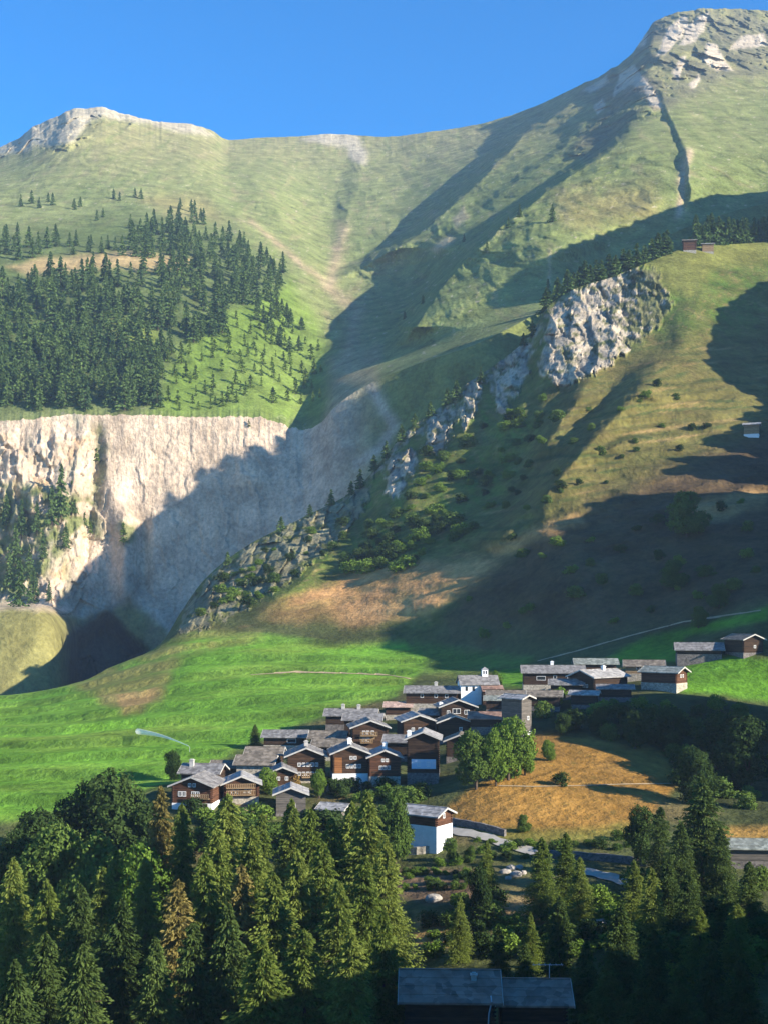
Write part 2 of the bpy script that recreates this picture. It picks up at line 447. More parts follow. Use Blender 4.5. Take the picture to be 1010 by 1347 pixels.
def tint_near(P, Y):
    px = pxg(P)
    X3 = (px - CX)/F*Y; Z3 = (HY - P)/F*Y
    C = np.zeros(P.shape + (3,)); R = np.zeros(P.shape)
    j = 14; jx = px + j*fbm(px/40, P/40, 4, 101); jy = P + j*fbm(px/40, P/40, 4, 102)
    jx2 = px + 4*fbm(px/16, P/16, 3, 103); jy2 = P + 4*fbm(px/30, P/8, 3, 104)
    n1 = fbm(X3/22, Z3/14 + Y/40, 4, 105); n2 = fbm(X3/6, Z3/4 + Y/9, 3, 106)
    C[:] = (0.075, 0.085, 0.03)                                            # village bank and foreground slope
    C = mixc(C, sm(.0, .35, n1), (0.12, 0.095, 0.04))
    # spur base
    up = sm(-20, 40, np.interp(px, [-420, 215, 330, 520, 760, 1010, 2000], [840, 826, 806, 838, 850, 810, 740]) - jy)
    hillc = np.zeros_like(C); hillc[:] = (0.098, 0.118, 0.027)
    hillc = mixc(hillc, sm(.02, .3, n1), (0.07, 0.115, 0.022))
    hillc = mixc(hillc, sm(.05, .35, n2)*.7, (0.20, 0.15, 0.06))
    st = fbm(X3/7 + Z3/30 + fbm(X3/30, Z3/30, 2, 114), Z3/22, 4, 115)
    hillc = mixc(hillc, sm(.03, .3, st)*.7, (0.085, 0.145, 0.022))
    hillc = mixc(hillc, sm(.1, .35, -st)*.6, (0.17, 0.135, 0.055))
    olive = inpoly(jx, jy, [(720, 500), (830, 450), (1000, 430), (2000, 300), (2000, 740), (1010, 690), (850, 660), (700, 690), (640, 760), (560, 760), (690, 620)], 30)
    hillc = mixc(hillc, olive*.75, (0.125, 0.100, 0.034))
    str_ = sm(.1, .45, fbm(X3/60, Z3/4.2 - X3/34, 4, 107))
    hillc = mixc(hillc, olive*str_*.95, (0.30, 0.195, 0.085))
    hedge = sm(.30, .42, np.abs(((Z3/6.5 + 1.8*fbm(X3/45, Z3/30, 3, 117) - X3/55) % 1) - .5))*sm(-.1, .15, fbm(X3/24, Z3/10, 3, 118))
    hillc = mixc(hillc, np.maximum(olive, .35)*hedge*.85, (0.05, 0.07, 0.022))
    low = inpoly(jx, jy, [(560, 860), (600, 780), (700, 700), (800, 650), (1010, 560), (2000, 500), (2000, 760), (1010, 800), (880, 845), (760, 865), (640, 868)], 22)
    hillc = mixc(hillc, low*.85, (0.074, 0.046, 0.028))  # dark brown puts part of the slope's shade into the colour
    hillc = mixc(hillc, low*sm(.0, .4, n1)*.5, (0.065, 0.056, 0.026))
    org = inpoly(jx, jy, [(335, 822), (352, 800), (425, 770), (470, 752), (530, 742), (612, 734), (655, 742), (560, 812), (470, 826), (400, 818)], 10)
    hillc = mixc(hillc, org*(.6 + .4*sm(-.3, .2, n1)), (0.46, 0.25, 0.10))
    org2 = np.maximum(inpoly(jx, jy, [(640, 720), (700, 696), (760, 676), (770, 690), (700, 716), (650, 735)], 8),
                      inpoly(jx, jy, [(900, 665), (1010, 640), (1010, 668), (910, 690)], 8))
    hillc = mixc(hillc, org2*.8, (0.33, 0.20, 0.08))
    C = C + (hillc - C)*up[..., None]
    # light grass fringe along the top of the spur at right
    C = mixc(C, inpoly(jx2, jy2, [(845, 345), (905, 322), (1010, 316), (2000, 150), (2000, 260), (1010, 345), (940, 352), (905, 395), (880, 380)], 10)*.9, (0.17, 0.17, 0.042))
    # irrigated meadow
    mead = inpoly(jx2, jy2, MEADOW, 7)
    g = np.zeros_like(C); g[:] = (0.125, 0.265, 0.026)
    g = mixc(g, sm(-.15, .35, fbm(X3/55, Y/30, 4, 108))*.7, (0.215, 0.30, 0.045))
    t = Y/27 + 0.55*fbm(X3/70, Y/50, 3, 76) + X3/260
    bank = np.exp(-(((t % 1) - .07)/.095)**2)*sm(-.5, -.05, fbm(X3/40, Y/60, 3, 109))
    g = mixc(g, bank*.62, (0.05, 0.10, 0.018))
    fine = np.exp(-(((t*3.1 + .6*fbm(X3/30, Y/18, 3, 113)) % 1 - .5)/.10)**2)*sm(.0, .3, fbm(X3/35, Y/25, 2, 110))
    g = mixc(g, fine*.75, (0.055, 0.115, 0.018))
    C = C + (g - C)*mead[..., None]
    dry = np.maximum(inpoly(jx, jy, [(90, 902), (130, 880), (190, 858), (262, 832), (345, 832), (345, 842), (270, 850), (225, 880), (215, 905), (180, 920), (130, 915)], 9)*.75,
                     inpoly(jx, jy, [(120, 905), (150, 898), (215, 900), (210, 925), (165, 936), (135, 925)], 10))
    C = mixc(C, dry*sm(-.45, .1, n1), (0.25, 0.20, 0.065))
    C = mixc(C, inpoly(jx, jy, [(150, 915), (205, 905), (200, 925), (165, 935)], 6)*.7, (0.36, 0.22, 0.09))
    # right hand meadow
    rm = np.maximum(inpoly(jx2, jy2, [(880, 900), (905, 872), (950, 862), (1010, 868), (1500, 860), (1500, 930), (1010, 925), (950, 915), (900, 912)], 6),
                    inpoly(jx2, jy2, [(790, 870), (850, 838), (1010, 800), (1010, 815), (900, 838), (890, 870), (840, 872)], 6))
    rm = np.maximum(rm, inpoly(jx2, jy2, [(640, 900), (660, 880), (690, 876), (700, 905)], 5))
    rm = np.maximum(rm, inpoly(jx2, jy2, [(545, 845), (600, 855), (700, 868), (690, 880), (600, 890), (540, 885)], 10)*.5)
    C = mixc(C, rm, (0.095, 0.215, 0.02))
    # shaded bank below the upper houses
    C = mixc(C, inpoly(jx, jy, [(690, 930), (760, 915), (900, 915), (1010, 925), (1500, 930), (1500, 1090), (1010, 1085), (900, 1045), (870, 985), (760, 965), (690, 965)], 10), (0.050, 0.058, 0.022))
    # golden dry field
    gold = inpoly(jx2, jy2, GOLD, 6)
    gc = np.zeros_like(C); gc[:] = (0.265, 0.142, 0.034)
    gc = mixc(gc, sm(-.1, .35, n2)*.5, (0.17, 0.10, 0.028))
    gc = mixc(gc, sm(.05, .4, n1)*.5, (0.36, 0.21, 0.07))
    gc = mixc(gc, sm(.1, .35, fbm(X3/3, Z3/1.2 + Y/5, 4, 116, gain=.65))*.6, (0.15, 0.115, 0.03))
    gc = mixc(gc, inpoly(jx, jy, [(590, 1110), (640, 1085), (740, 1095), (850, 1080), (850, 1115), (600, 1115)], 10)*.7, (0.14, 0.16, 0.035))
    C = C + (gc - C)*gold[..., None]
    C = mixc(C, inpoly(jx2, jy2, [(945, 1088), (1200, 1088), (1200, 1104), (945, 1104)], 5), (0.33, 0.19, 0.05))
    # kitchen garden and bare earth in front of the lone house
    C = mixc(C, inpoly(jx2, jy2, [(520, 1142), (630, 1142), (625, 1185), (560, 1190), (520, 1175)], 5), (0.16, 0.105, 0.06))
    C = mixc(C, inpoly(jx2, jy2, [(545, 1200), (590, 1200), (590, 1245), (545, 1245)], 6), (0.30, 0.19, 0.07))
    C = mixc(C, inpoly(jx, jy, [(640, 1120), (700, 1150), (810, 1170), (790, 1215), (660, 1210)], 12)*sm(-.2, .2, n1), (0.24, 0.17, 0.08))
    C = mixc(C, inpoly(jx, jy, [(310, 1060), (350, 1060), (350, 1085), (310, 1085)], 8), (0.33, 0.23, 0.13))
    # broken rock along the crest joining the crags
    cr = np.interp(px, PX, g9[0])
    spine = np.exp(-((P - cr - 7)/11)**2)*sm(470, 500, px)*(1 - sm(715, 760, px))*sm(-.08, .14, fbm(X3/8, Z3/8, 4, 119, gain=.65))
    C = mixc(C, spine*.9, (0.33, 0.28, 0.215)); R = np.maximum(R, spine)
    # crags
    for i in range(len(CRAGS)):
        m = crag_mask(px, P, i)
        v = fbm(X3/5, Z3/14, 4, 120 + i)
        rc = np.zeros_like(C); rc[:] = (0.38, 0.315, 0.235)
        wx = X3 + 2.5*fbm(X3/9, Z3/9, 3, 140 + i); wz = Z3 + 4*fbm(X3/12, Z3/12, 3, 150 + i)
        _, c2 = facets(wx/5, wz/8.5 + wx/20, 370 + i)
        rc = mixc(rc, sm(.5, 1, c2), (0.47, 0.39, 0.28)); rc = mixc(rc, sm(.55, 1, 1 - c2)*.8, (0.27, 0.24, 0.195))
        rc = mixc(rc, sm(.08, .3, v)*.6, (0.46, 0.36, 0.24))
        if i >= 5:
            rc = mixc(rc, np.ones(P.shape)*.62, (0.13, 0.125, 0.06))
            m = m*.8
        gr = sm(.05, .2, fbm(X3/9, Z3/7, 4, 130 + i, gain=.65) + (.28*sm(790, 860, px) if i == 0 else 0) + .02)*.9
        rc = mixc(rc, gr, (0.10, 0.11, 0.035))
        rc = mixc(rc, sm(.16, .3, fbm(X3/5, Z3/5, 4, 160 + i, gain=.65))*.7, (0.06, 0.065, 0.03))
        C = C + (rc - C)*m[..., None]; R = np.maximum(R, m)
    return C, R

def tint_far(P, Y):
    px = pxg(P)
    X3 = (px - CX)/F*Y; Z3 = (HY - P)/F*Y
    C = np.zeros(P.shape + (3,)); R = np.zeros(P.shape)
    jx = px + 12*fbm(px/40, P/40, 4, 201); jy = P + 12*fbm(px/40, P/40, 4, 202)
    n1 = fbm(X3/160, Z3/120, 4, 203); n2 = fbm(X3/30, Z3/22, 3, 204)
    C[:] = (0.185, 0.205, 0.076)
    C = mixc(C, sm(-.05, .35, n1)*.6, (0.135, 0.17, 0.058))
    C = mixc(C, sm(.05, .4, n2)*.45, (0.24, 0.205, 0.11))
    C = mixc(C, (1 - sm(170, 260, jy))*.55, (0.25, 0.21, 0.10))            # drier towards the tops
    right = inpoly(jx, jy, [(470, 420), (560, 300), (700, 190), (830, 130), (1010, 110), (2000, 100), (2000, 420), (1010, 330), (720, 390), (560, 470)], 30)
    C = mixc(C, right*.55, (0.135, 0.172, 0.050))
    C = mixc(C, inpoly(jx, jy, [(720, 250), (860, 240), (870, 290), (740, 300)], 20)*.5, (0.25, 0.18, 0.075))
    # streaks down the slopes, small rocks and dwarf shrubs
    st = fbm(X3/16 + 1.5*fbm(X3/70, Z3/70, 2, 211), Z3/70, 4, 210)
    C = mixc(C, sm(.05, .35, st)*.5, (0.12, 0.155, 0.045))
    C = mixc(C, sm(.1, .38, -st)*.5, (0.27, 0.225, 0.115))
    sp = fbm(X3/9, Z3/7, 3, 212, gain=.7)
    C = mixc(C, sm(.2, .32, sp)*.7*sm(150, 260, jy), (0.06, 0.085, 0.03))
    C = mixc(C, sm(.24, .34, -sp)*.8, (0.36, 0.31, 0.22))
    # forest floor
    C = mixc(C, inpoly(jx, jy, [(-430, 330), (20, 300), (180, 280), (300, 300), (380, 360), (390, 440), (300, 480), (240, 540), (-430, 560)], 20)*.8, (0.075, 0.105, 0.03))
    C = mixc(C, inpoly(jx, jy, [(280, 420), (380, 370), (420, 420), (445, 490), (420, 555), (200, 545), (230, 480)], 14)*.75, (0.135, 0.205, 0.028))
    C = mixc(C, inpoly(jx, jy, [(150, 425), (205, 420), (215, 470), (160, 460)], 10)*.8, (0.17, 0.21, 0.035))
    C = mixc(C, inpoly(jx, jy, [(10, 350), (100, 335), (170, 330), (250, 345), (240, 356), (140, 352), (40, 362)], 6), (0.36, 0.26, 0.12))
    C = mixc(C, inpoly(jx, jy, [(180, 255), (270, 260), (300, 290), (220, 285)], 12)*.6, (0.27, 0.22, 0.09))
    # stream bed of pale scree down the middle
    ch = np.maximum.reduce([near_line(jx, jy, [(332, 290), (370, 325), (405, 352), (432, 372)], 5)*.8, near_line(jx, jy, [(455, 300), (440, 345), (436, 380), (468, 412), (462, 452), (440, 490)], 9)*.9,
                            near_line(jx, jy, [(470, 412), (462, 455)], 14)*.7, inpoly(jx, jy, [(430, 470), (500, 458), (500, 500), (470, 530), (425, 552), (432, 505)], 12)*.8])
    C = mixc(C, ch*(.7 + .6*np.clip(n2, -.5, .5)), (0.37, 0.27, 0.17)); R = np.maximum(R, ch*.7)
    # scree and cuts on the right mountain
    sc = np.maximum.reduce([inpoly(jx, jy, [(812, 90), (835, 86), (862, 118), (872, 140), (858, 142), (835, 122), (822, 128)], 5), near_line(jx, jy, [(905, 200), (898, 235), (893, 285)], 6),
                            inpoly(jx, jy, [(595, 288), (610, 270), (618, 285), (600, 300)], 4)*.7, inpoly(jx, jy, [(565, 330), (590, 308), (598, 315), (575, 335)], 4)*.8,
                            near_line(jx, jy, [(722, 330), (722, 372)], 3)*.5])
    C = mixc(C, sc*.9, (0.42, 0.32, 0.20)); R = np.maximum(R, sc*.6)
    # bare rock on the tops
    top = np.maximum.reduce([inpoly(jx, jy, [(755, 125), (830, 72), (850, 28), (930, 6), (1100, 15), (1100, 70), (960, 75), (905, 95), (860, 120), (800, 140)], 10),
                             inpoly(jx, jy, [(860, 120), (900, 75), (1010, 55), (1100, 60), (1100, 90), (950, 100), (900, 135), (880, 145)], 8),
                             inpoly(jx, jy, [(740, 205), (790, 150), (825, 90), (850, 140), (815, 175), (775, 215)], 8)])
    C = mixc(C, top*.75*sm(-.4, .1, fbm(X3/60, Z3/80, 4, 205)), (0.13, 0.12, 0.075)); R = np.maximum(R, top*.6)
    kx = px + 5*fbm(px/9, P/14, 3, 206); ky = P + 6*fbm(px/14, P/14, 3, 207)
    pale = np.maximum.reduce([inpoly(kx, ky, q, 2.5) for q in (
        [(863, 73), (878, 36), (902, 20), (905, 34), (888, 58), (874, 70)], [(893, 60), (904, 32), (932, 14), (926, 40), (908, 58)], [(837, 62), (846, 44), (853, 46), (846, 60)],
        [(924, 80), (930, 56), (944, 60), (950, 78), (964, 92), (944, 92)], [(958, 66), (974, 48), (1004, 44), (1010, 60), (985, 62)], [(766, 120), (798, 100), (800, 108), (775, 123)],
        [(806, 126), (814, 96), (832, 86), (850, 106), (862, 124), (868, 140), (854, 138), (845, 114), (828, 112), (812, 124)], [(883, 96), (894, 74), (902, 74), (892, 108)],
        [(905, 110), (918, 98), (922, 104), (910, 118)], [(780, 140), (792, 130), (796, 138), (786, 150)])])
    C = mixc(C, pale*.95, (0.46, 0.38, 0.28)); R = np.maximum(R, pale)
    lp = np.maximum(inpoly(jx, jy, [(-40, 215), (45, 162), (100, 132), (150, 138), (250, 158), (285, 178), (250, 176), (200, 164), (150, 157), (122, 156), (98, 186), (40, 196)], 5),
                    inpoly(jx, jy, [(395, 182), (420, 172), (470, 176), (484, 200), (480, 215), (465, 212), (455, 195)], 5))
    C = mixc(C, lp*.9, (0.38, 0.33, 0.24)); R = np.maximum(R, lp*.8)
    return C, R

def tint_cliff(P, Y):
    px = pxg(P)
    X3 = (px - CX)/F*Y; Z3 = (HY - P)/F*Y
    jx = px + 9*fbm(px/30, P/30, 4, 301); jy = P + 9*fbm(px/30, P/30, 4, 302)
    C = np.zeros(P.shape + (3,)); R = np.ones(P.shape)
    n1 = fbm(X3/40, Z3/60, 4, 303); n2 = fbm(X3/8, Z3/22, 4, 304)
    C[:] = (0.50, 0.385, 0.28)
    C = mixc(C, sm(0, .4, n1)*.6, (0.55, 0.43, 0.32))
    C = mixc(C, sm(.05, .4, n2)*.5, (0.54, 0.40, 0.27))
    lay = sm(.12, .4, fbm(X3/90, Z3/3.5, 3, 309)); C = mixc(C, lay*.25, (0.50, 0.39, 0.27))
    left = 1 - sm(105, 145, jx)
    C = mixc(C, left*sm(.0, .3, fbm(X3/14, Z3/30, 4, 305))*.8, (0.30, 0.27, 0.19))
    C = mixc(C, left*sm(.1, .35, fbm(X3/20, Z3/24, 3, 306))*.7, (0.48, 0.30, 0.16))
    # vegetation on ledges
    veg = np.maximum.reduce([inpoly(jx, jy, [(-430, 640), (20, 635), (70, 640), (95, 650), (130, 655), (135, 705), (90, 715), (60, 760), (40, 790), (-430, 790)], 10),
                             near_line(jx, jy, [(130, 560), (135, 600), (128, 650)], 8)*.8, inpoly(jx, jy, [(150, 700), (160, 685), (178, 690), (178, 712), (152, 725)], 5)*.9,
                             near_line(jx, jy, [(88, 740), (86, 780)], 6)*.5])
    C = mixc(C, veg*sm(-.3, .1, fbm(X3/12, Z3/12, 3, 307))*.9, (0.105, 0.135, 0.035))
    foot = inpoly(jx, jy, [(-430, 795), (20, 800), (60, 800), (110, 815), (170, 790), (220, 830), (260, 980), (-430, 980)], 8)
    C = mixc(C, foot, (0.19, 0.175, 0.062))
    C = mixc(C, foot*sm(.0, .3, n1)*.8, (0.31, 0.23, 0.12)); R = R*(1 - foot*.8)
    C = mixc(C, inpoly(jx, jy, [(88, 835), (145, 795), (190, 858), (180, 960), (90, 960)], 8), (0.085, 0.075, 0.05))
    # right of the cliff the slope is grass again
    C = mixc(C, sm(405, 450, jx)*.8, (0.33, 0.265, 0.19))
    gr = sm(440, 520, jx)
    C = mixc(C, gr, (0.14, 0.16, 0.048)); R = R*(1 - gr)
    sc = near_line(px + 5*fbm(px/12, P/12, 3, 310), P, [(488, 508), (505, 540), (518, 560), (500, 590), (470, 610)], 8)
    C = mixc(C, sc*.7, (0.40, 0.34, 0.27))
    return C, R

# ------------------------------------------------------------------ ground material
def new_mat(name, rough=0.9):
    m = bpy.data.materials.new(name); m.use_nodes = True
    b = m.node_tree.nodes['Principled BSDF']
    b.inputs['Roughness'].default_value = rough
    b.inputs['Specular IOR Level'].default_value = 0.15
    return m, m.node_tree.nodes, m.node_tree.links, b

def ground_material():
    m, n, l, b = new_mat("ground_cover", 0.95)
    b.inputs['Specular IOR Level'].default_value = 0.05
    at = n.new("ShaderNodeAttribute"); at.attribute_name = 'tint'
    rk = n.new("ShaderNodeAttribute"); rk.attribute_name = 'rock'
    geo = n.new("ShaderNodeNewGeometry")
    def nz(scale, detail=4, rough=.6, stretch=None):
        t = n.new("ShaderNodeTexNoise"); t.inputs['Scale'].default_value = scale
        t.inputs['Detail'].default_value = detail; t.inputs['Roughness'].default_value = rough
        l.new(geo.outputs['Position'], t.inputs['Vector'])
        return t
    a = nz(0.35, 5, .65); c = nz(0.045, 5, .65)
    ramp = n.new("ShaderNodeMapRange"); ramp.inputs[1].default_value = .25; ramp.inputs[2].default_value = .75
    ramp.inputs[3].default_value = .64; ramp.inputs[4].default_value = 1.36
    l.new(a.outputs['Fac'], ramp.inputs[0])
    ramp2 = n.new("ShaderNodeMapRange"); ramp2.inputs[1].default_value = .3; ramp2.inputs[2].default_value = .7
    ramp2.inputs[3].default_value = .62; ramp2.inputs[4].default_value = 1.38
    l.new(c.outputs['Fac'], ramp2.inputs[0])
    mu = n.new("ShaderNodeMath"); mu.operation = 'MULTIPLY'
    l.new(ramp.outputs[0], mu.inputs[0]); l.new(ramp2.outputs[0], mu.inputs[1])
    vm = n.new("ShaderNodeVectorMath"); vm.operation = 'SCALE'
    l.new(at.outputs['Color'], vm.inputs[0]); l.new(mu.outputs[0], vm.inputs['Scale'])
    l.new(vm.outputs[0], b.inputs['Base Color'])
    # relief: fine grass tufts, sharper on rock
    mp = n.new("ShaderNodeMapping"); mp.inputs['Scale'].default_value = (0.22, 0.22, 0.07)
    l.new(geo.outputs['Position'], mp.inputs['Vector'])
    v = n.new("ShaderNodeTexNoise"); v.inputs['Scale'].default_value = 1.0; v.inputs['Detail'].default_value = 6; v.inputs['Roughness'].default_value = .62
    l.new(mp.outputs[0], v.inputs['Vector'])
    mx = n.new("ShaderNodeMath"); mx.operation = 'MULTIPLY'
    l.new(v.outputs['Fac'], mx.inputs[0]); l.new(rk.outputs['Fac'], mx.inputs[1])
    ad = n.new("ShaderNodeMath"); ad.operation = 'MULTIPLY_ADD'; ad.inputs[1].default_value = 2.0
    l.new(mx.outputs[0], ad.inputs[0]); l.new(a.outputs['Fac'], ad.inputs[2])
    bp = n.new("ShaderNodeBump"); bp.inputs['Strength'].default_value = .7; bp.inputs['Distance'].default_value = 1.6
    l.new(ad.outputs[0], bp.inputs['Height']); l.new(bp.outputs[0], b.inputs['Normal'])
    return m

GROUND = ground_material()

# near land with its relief
D, L = relief_near(nearP, nearY)
nearY2 = np.maximum(nearY - D, 2.0)
nearV = world_pts(nearP, nearY2, L)
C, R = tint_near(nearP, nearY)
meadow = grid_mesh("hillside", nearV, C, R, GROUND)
edge_shift = D[-1:, :]
bpP = backP; bpY = backY - edge_shift*np.linspace(1, 0, len(backP))[:, None]
bpV = world_pts(bpP, bpY)
Cb = np.zeros(bpP.shape + (3,)); Cb[:] = (0.11, 0.125, 0.045)
Cb = mixc(Cb, sm(0, .3, fbm(bpV[..., 0]/20, bpV[..., 2]/16, 3, 400)), (0.28, 0.25, 0.20))
bpV[0] = nearV[-1]
back = grid_mesh("ravine", bpV, Cb, np.ones(bpP.shape)*.6, GROUND)
# gorge wall and cliff
D = relief_cliff(cliffP, cliffY)
top_fade = sm(0, 25, np.arange(len(cliffP))[::-1].astype(float))[:, None]
Dm = relief_far(slopP, slopY)
D = D*(.08 + .92*top_fade)
join = D[-1:, :] + 0
Cl, Rl = tint_cliff(cliffP, cliffY)
# jagged upper rim of the cliff
rim = 8*fbm(PX/12, PX*0, 5, 402, gain=.65)*(1 - sm(395, 430, PX))
def rimshift(P, rows, frm):
    t = np.arange(P.shape[0])/(P.shape[0]-1)
    wgt = (t if frm == 'end' else 1 - t)**2 if frm == 'end' else (1 - np.clip(t*22, 0, 1))**2
    return P + rim[None, :]*wgt[:, None]
cliffP2 = rimshift(cliffP, 0, 'end'); slopP2 = rimshift(slopP, 0, 'start')
cliffV = world_pts(cliffP2, cliffY - D)
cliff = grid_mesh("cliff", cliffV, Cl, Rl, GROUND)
# alp slopes up to the skyline
rows = np.arange(len(slopP))[:, None]
Dm = Dm*sm(0, 75, rows) + join*(1 - sm(0, 7, rows))
Cs, Rs = tint_far(slopP, slopY)
skyj = (3.6*fbm(PX/18, PX*0 + 3, 5, 403, gain=.6)*(.5 + sm(740, 800, PX) + (1 - sm(200, 300, PX))))[None, :]*sm(-60, 0, rows - len(slopP) + 1)
slopV = world_pts(slopP2 + skyj, slopY - Dm)
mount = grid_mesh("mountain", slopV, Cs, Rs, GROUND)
skV = world_pts(skbP, skbY); skV[0] = slopV[-1]
Ck = np.zeros(skbP.shape + (3,)); Ck[:] = (0.28, 0.25, 0.17)
ridge = grid_mesh("ridge", skV, Ck, np.ones(skbP.shape)*.5, GROUND)

# ------------------------------------------------------------------ finding places on the land
def _colf(px):
    return np.interp(px, PX, np.arange(len(PX)))

def _sample(V, r, c):
    c0 = int(min(max(math.floor(c), 0), V.shape[1]-2)); f = c - c0
    r0 = int(min(max(math.floor(r), 0), V.shape[0]-2)); g = r - r0
    return ((V[r0, c0]*(1-f) + V[r0, c0+1]*f)*(1-g) + (V[r0+1, c0]*(1-f) + V[r0+1, c0+1]*f)*g)

def pick(px, py, layer='near'):
    """the point of the land seen at a photograph position"""
    V = {'near': nearV, 'cliff': cliffV, 'far': slopV}[layer]
    c = _colf(px); ci = int(round(c))
    P = HY - V[:, ci, 2]/V[:, ci, 1]*F
    a = P[:-1]; b = P[1:]
    k = np.where((a >= py) & (b <= py))[0]
    if len(k) == 0:
        r = int(np.argmin(np.abs(P - py)))
        return Vector(_sample(V, r, c))
    r = k[0]; t = (a[r] - py)/max(a[r] - b[r], 1e-6)
    return Vector(_sample(V, r + t, c))

def gz(x, y):
    """height of the near land at a world position"""
    px = CX + x/y*F
    c = _colf(px); ci = int(round(c))
    return float(np.interp(y, nearV[:, ci, 1], nearV[:, ci, 2]))

# ------------------------------------------------------------------ unseen ridges added right of the frame, shaped to cast the valley's shade
def sun_block(name, pts, u0, depth, seed, jag):
    """an unseen ridge added outside the frame to cast shade; pts = (w across the sun, height h0 as seen along the sun's rays)"""
    p = np.array(pts, float)
    w = np.linspace(p[0, 0], p[-1, 0], 260)
    h = np.interp(w, p[:, 0], p[:, 1]) + jag*fbm(w/14, w*0, 4, seed)*(1 + 1.6*sm(480, 540, w)*(1 - sm(700, 760, w)))
    uu = np.interp(w, p[:, 0], p[:, 2]) if p.shape[1] > 2 else np.full_like(w, u0)
    zt = h + uu*math.tan(SUN_EL)
    prof = [(-1.0, 0), (-.45, .55), (0, 1), (.6, .6), (1.3, 0)]
    V = np.zeros((len(prof), len(w), 3))
    for i, (a, b) in enumerate(prof):
        u = uu + a*depth; base = -70
        V[i, :, 0] = u*SUN_H[0] - w*SUN_H[1]; V[i, :, 1] = u*SUN_H[1] + w*SUN_H[0]
        V[i, :, 2] = base + (zt - base)*b
    C = np.zeros(V.shape); C[:] = (0.06, 0.07, 0.03)
    return grid_mesh(name, V, C, np.zeros(V.shape[:2]), GROUND)
sun_block("added_shade_ridge", [(372, -10, 0), (385, 8, 0), (395, 31, 0), (412, 40, 0), (425, 52, 0), (440, 58, 0), (460, 75, 0), (471, 82, 0), (484, 86, 0), (502, 95, 0), (518, 104, 0), (524, 107, 0), (547, 112, 0), (554, 84, 0), (565, 84, 0), (573, 120, 0), (600, 126, 0), (607, 108, 0), (613, 130, 0), (622, 133, 0), (686, 151, 0),
                   (723, 195, 0), (774, 226, 0), (830, 258, 0), (900, 285, 0), (945, 290, 0), (975, 270, 0)], 0, 60, 501, 7)
sun_block("added_shade_ridge", [(272, -45, -20), (280, -15, -20), (290, -4, -20), (298, 8, -20), (308, 14, -20), (330, 19, -20), (339, 17, -20), (349, 5, -20), (354, -8, -20), (362, -40, -20)], -20, 25, 502, 5)
sun_block("added_shade_ridge", [(70, -25, 10), (100, -15, 5), (140, -14, 0), (148, -20, 0), (158, -28, 0), (176, -28, 0), (188, -29, 0), (196, -32, 0), (206, -45, 0)], 0, 24, 503, 6)
sun_block("mountain", [(985, 300, -60), (992, 405, -60), (1017, 428, -60), (1068, 456, -60), (1103, 470, -60), (1214, 505, -60), (1315, 530, -60), (1380, 520, -60), (1450, 400, -60)], -60, 90, 504, 10)  # added ridge out of view, shades the ground behind the spur

# ------------------------------------------------------------------ trees
def foliage_mat(name, rgb, rgb2, trans=.25):
    m = bpy.data.materials.new(name); m.use_nodes = True
    n, l = m.node_tree.nodes, m.node_tree.links
    n.clear()
    out = n.new("ShaderNodeOutputMaterial")
    info = n.new("ShaderNodeObjectInfo"); tc = n.new("ShaderNodeTexCoord")
    geo = n.new("ShaderNodeNewGeometry")
    nz = n.new("ShaderNodeTexNoise"); nz.inputs['Scale'].default_value = .9; nz.inputs['Detail'].default_value = 3
    l.new(tc.outputs['Object'], nz.inputs['Vector'])
    ad = n.new("ShaderNodeMath"); ad.operation = 'ADD'
    l.new(nz.outputs['Fac'], ad.inputs[0]); l.new(info.outputs['Random'], ad.inputs[1])
    ad2 = n.new("ShaderNodeMath"); ad2.operation = 'ADD'
    l.new(ad.outputs[0], ad2.inputs[0]); l.new(geo.outputs['Random Per Island'], ad2.inputs[1])
    mr = n.new("ShaderNodeMapRange"); mr.inputs[1].default_value = .7; mr.inputs[2].default_value = 2.3
    l.new(ad2.outputs[0], mr.inputs[0])
    mx = n.new("ShaderNodeMix"); mx.data_type = 'RGBA'
    mx.inputs['A'].default_value = (*rgb, 1); mx.inputs['B'].default_value = (*rgb2, 1)
    l.new(mr.outputs[0], mx.inputs['Factor'])
    d = n.new("ShaderNodeBsdfDiffuse"); t = n.new("ShaderNodeBsdfTranslucent")
    l.new(mx.outputs['Result'], d.inputs['Color']); l.new(mx.outputs['Result'], t.inputs['Color'])
    ms = n.new("ShaderNodeMixShader"); ms.inputs[0].default_value = trans
    l.new(d.outputs[0], ms.inputs[1]); l.new(t.outputs[0], ms.inputs[2])
    l.new(ms.outputs[0], out.inputs['Surface'])
    return m

def bark_mat():
    m, n, l, b = new_mat("bark", .95)
    tc = n.new("ShaderNodeTexCoord"); mp = n.new("ShaderNodeMapping"); mp.inputs['Scale'].default_value = (6, 6, 1.2)
    nz = n.new("ShaderNodeTexNoise"); nz.inputs['Scale'].default_value = 2
    cr = n.new("ShaderNodeValToRGB"); cr.color_ramp.elements[0].color = (.03, .022, .016, 1); cr.color_ramp.elements[1].color = (.13, .095, .07, 1)
    l.new(tc.outputs['Object'], mp.inputs[0]); l.new(mp.outputs[0], nz.inputs['Vector'])
    l.new(nz.outputs['Fac'], cr.inputs[0]); l.new(cr.outputs[0], b.inputs['Base Color'])
    return m

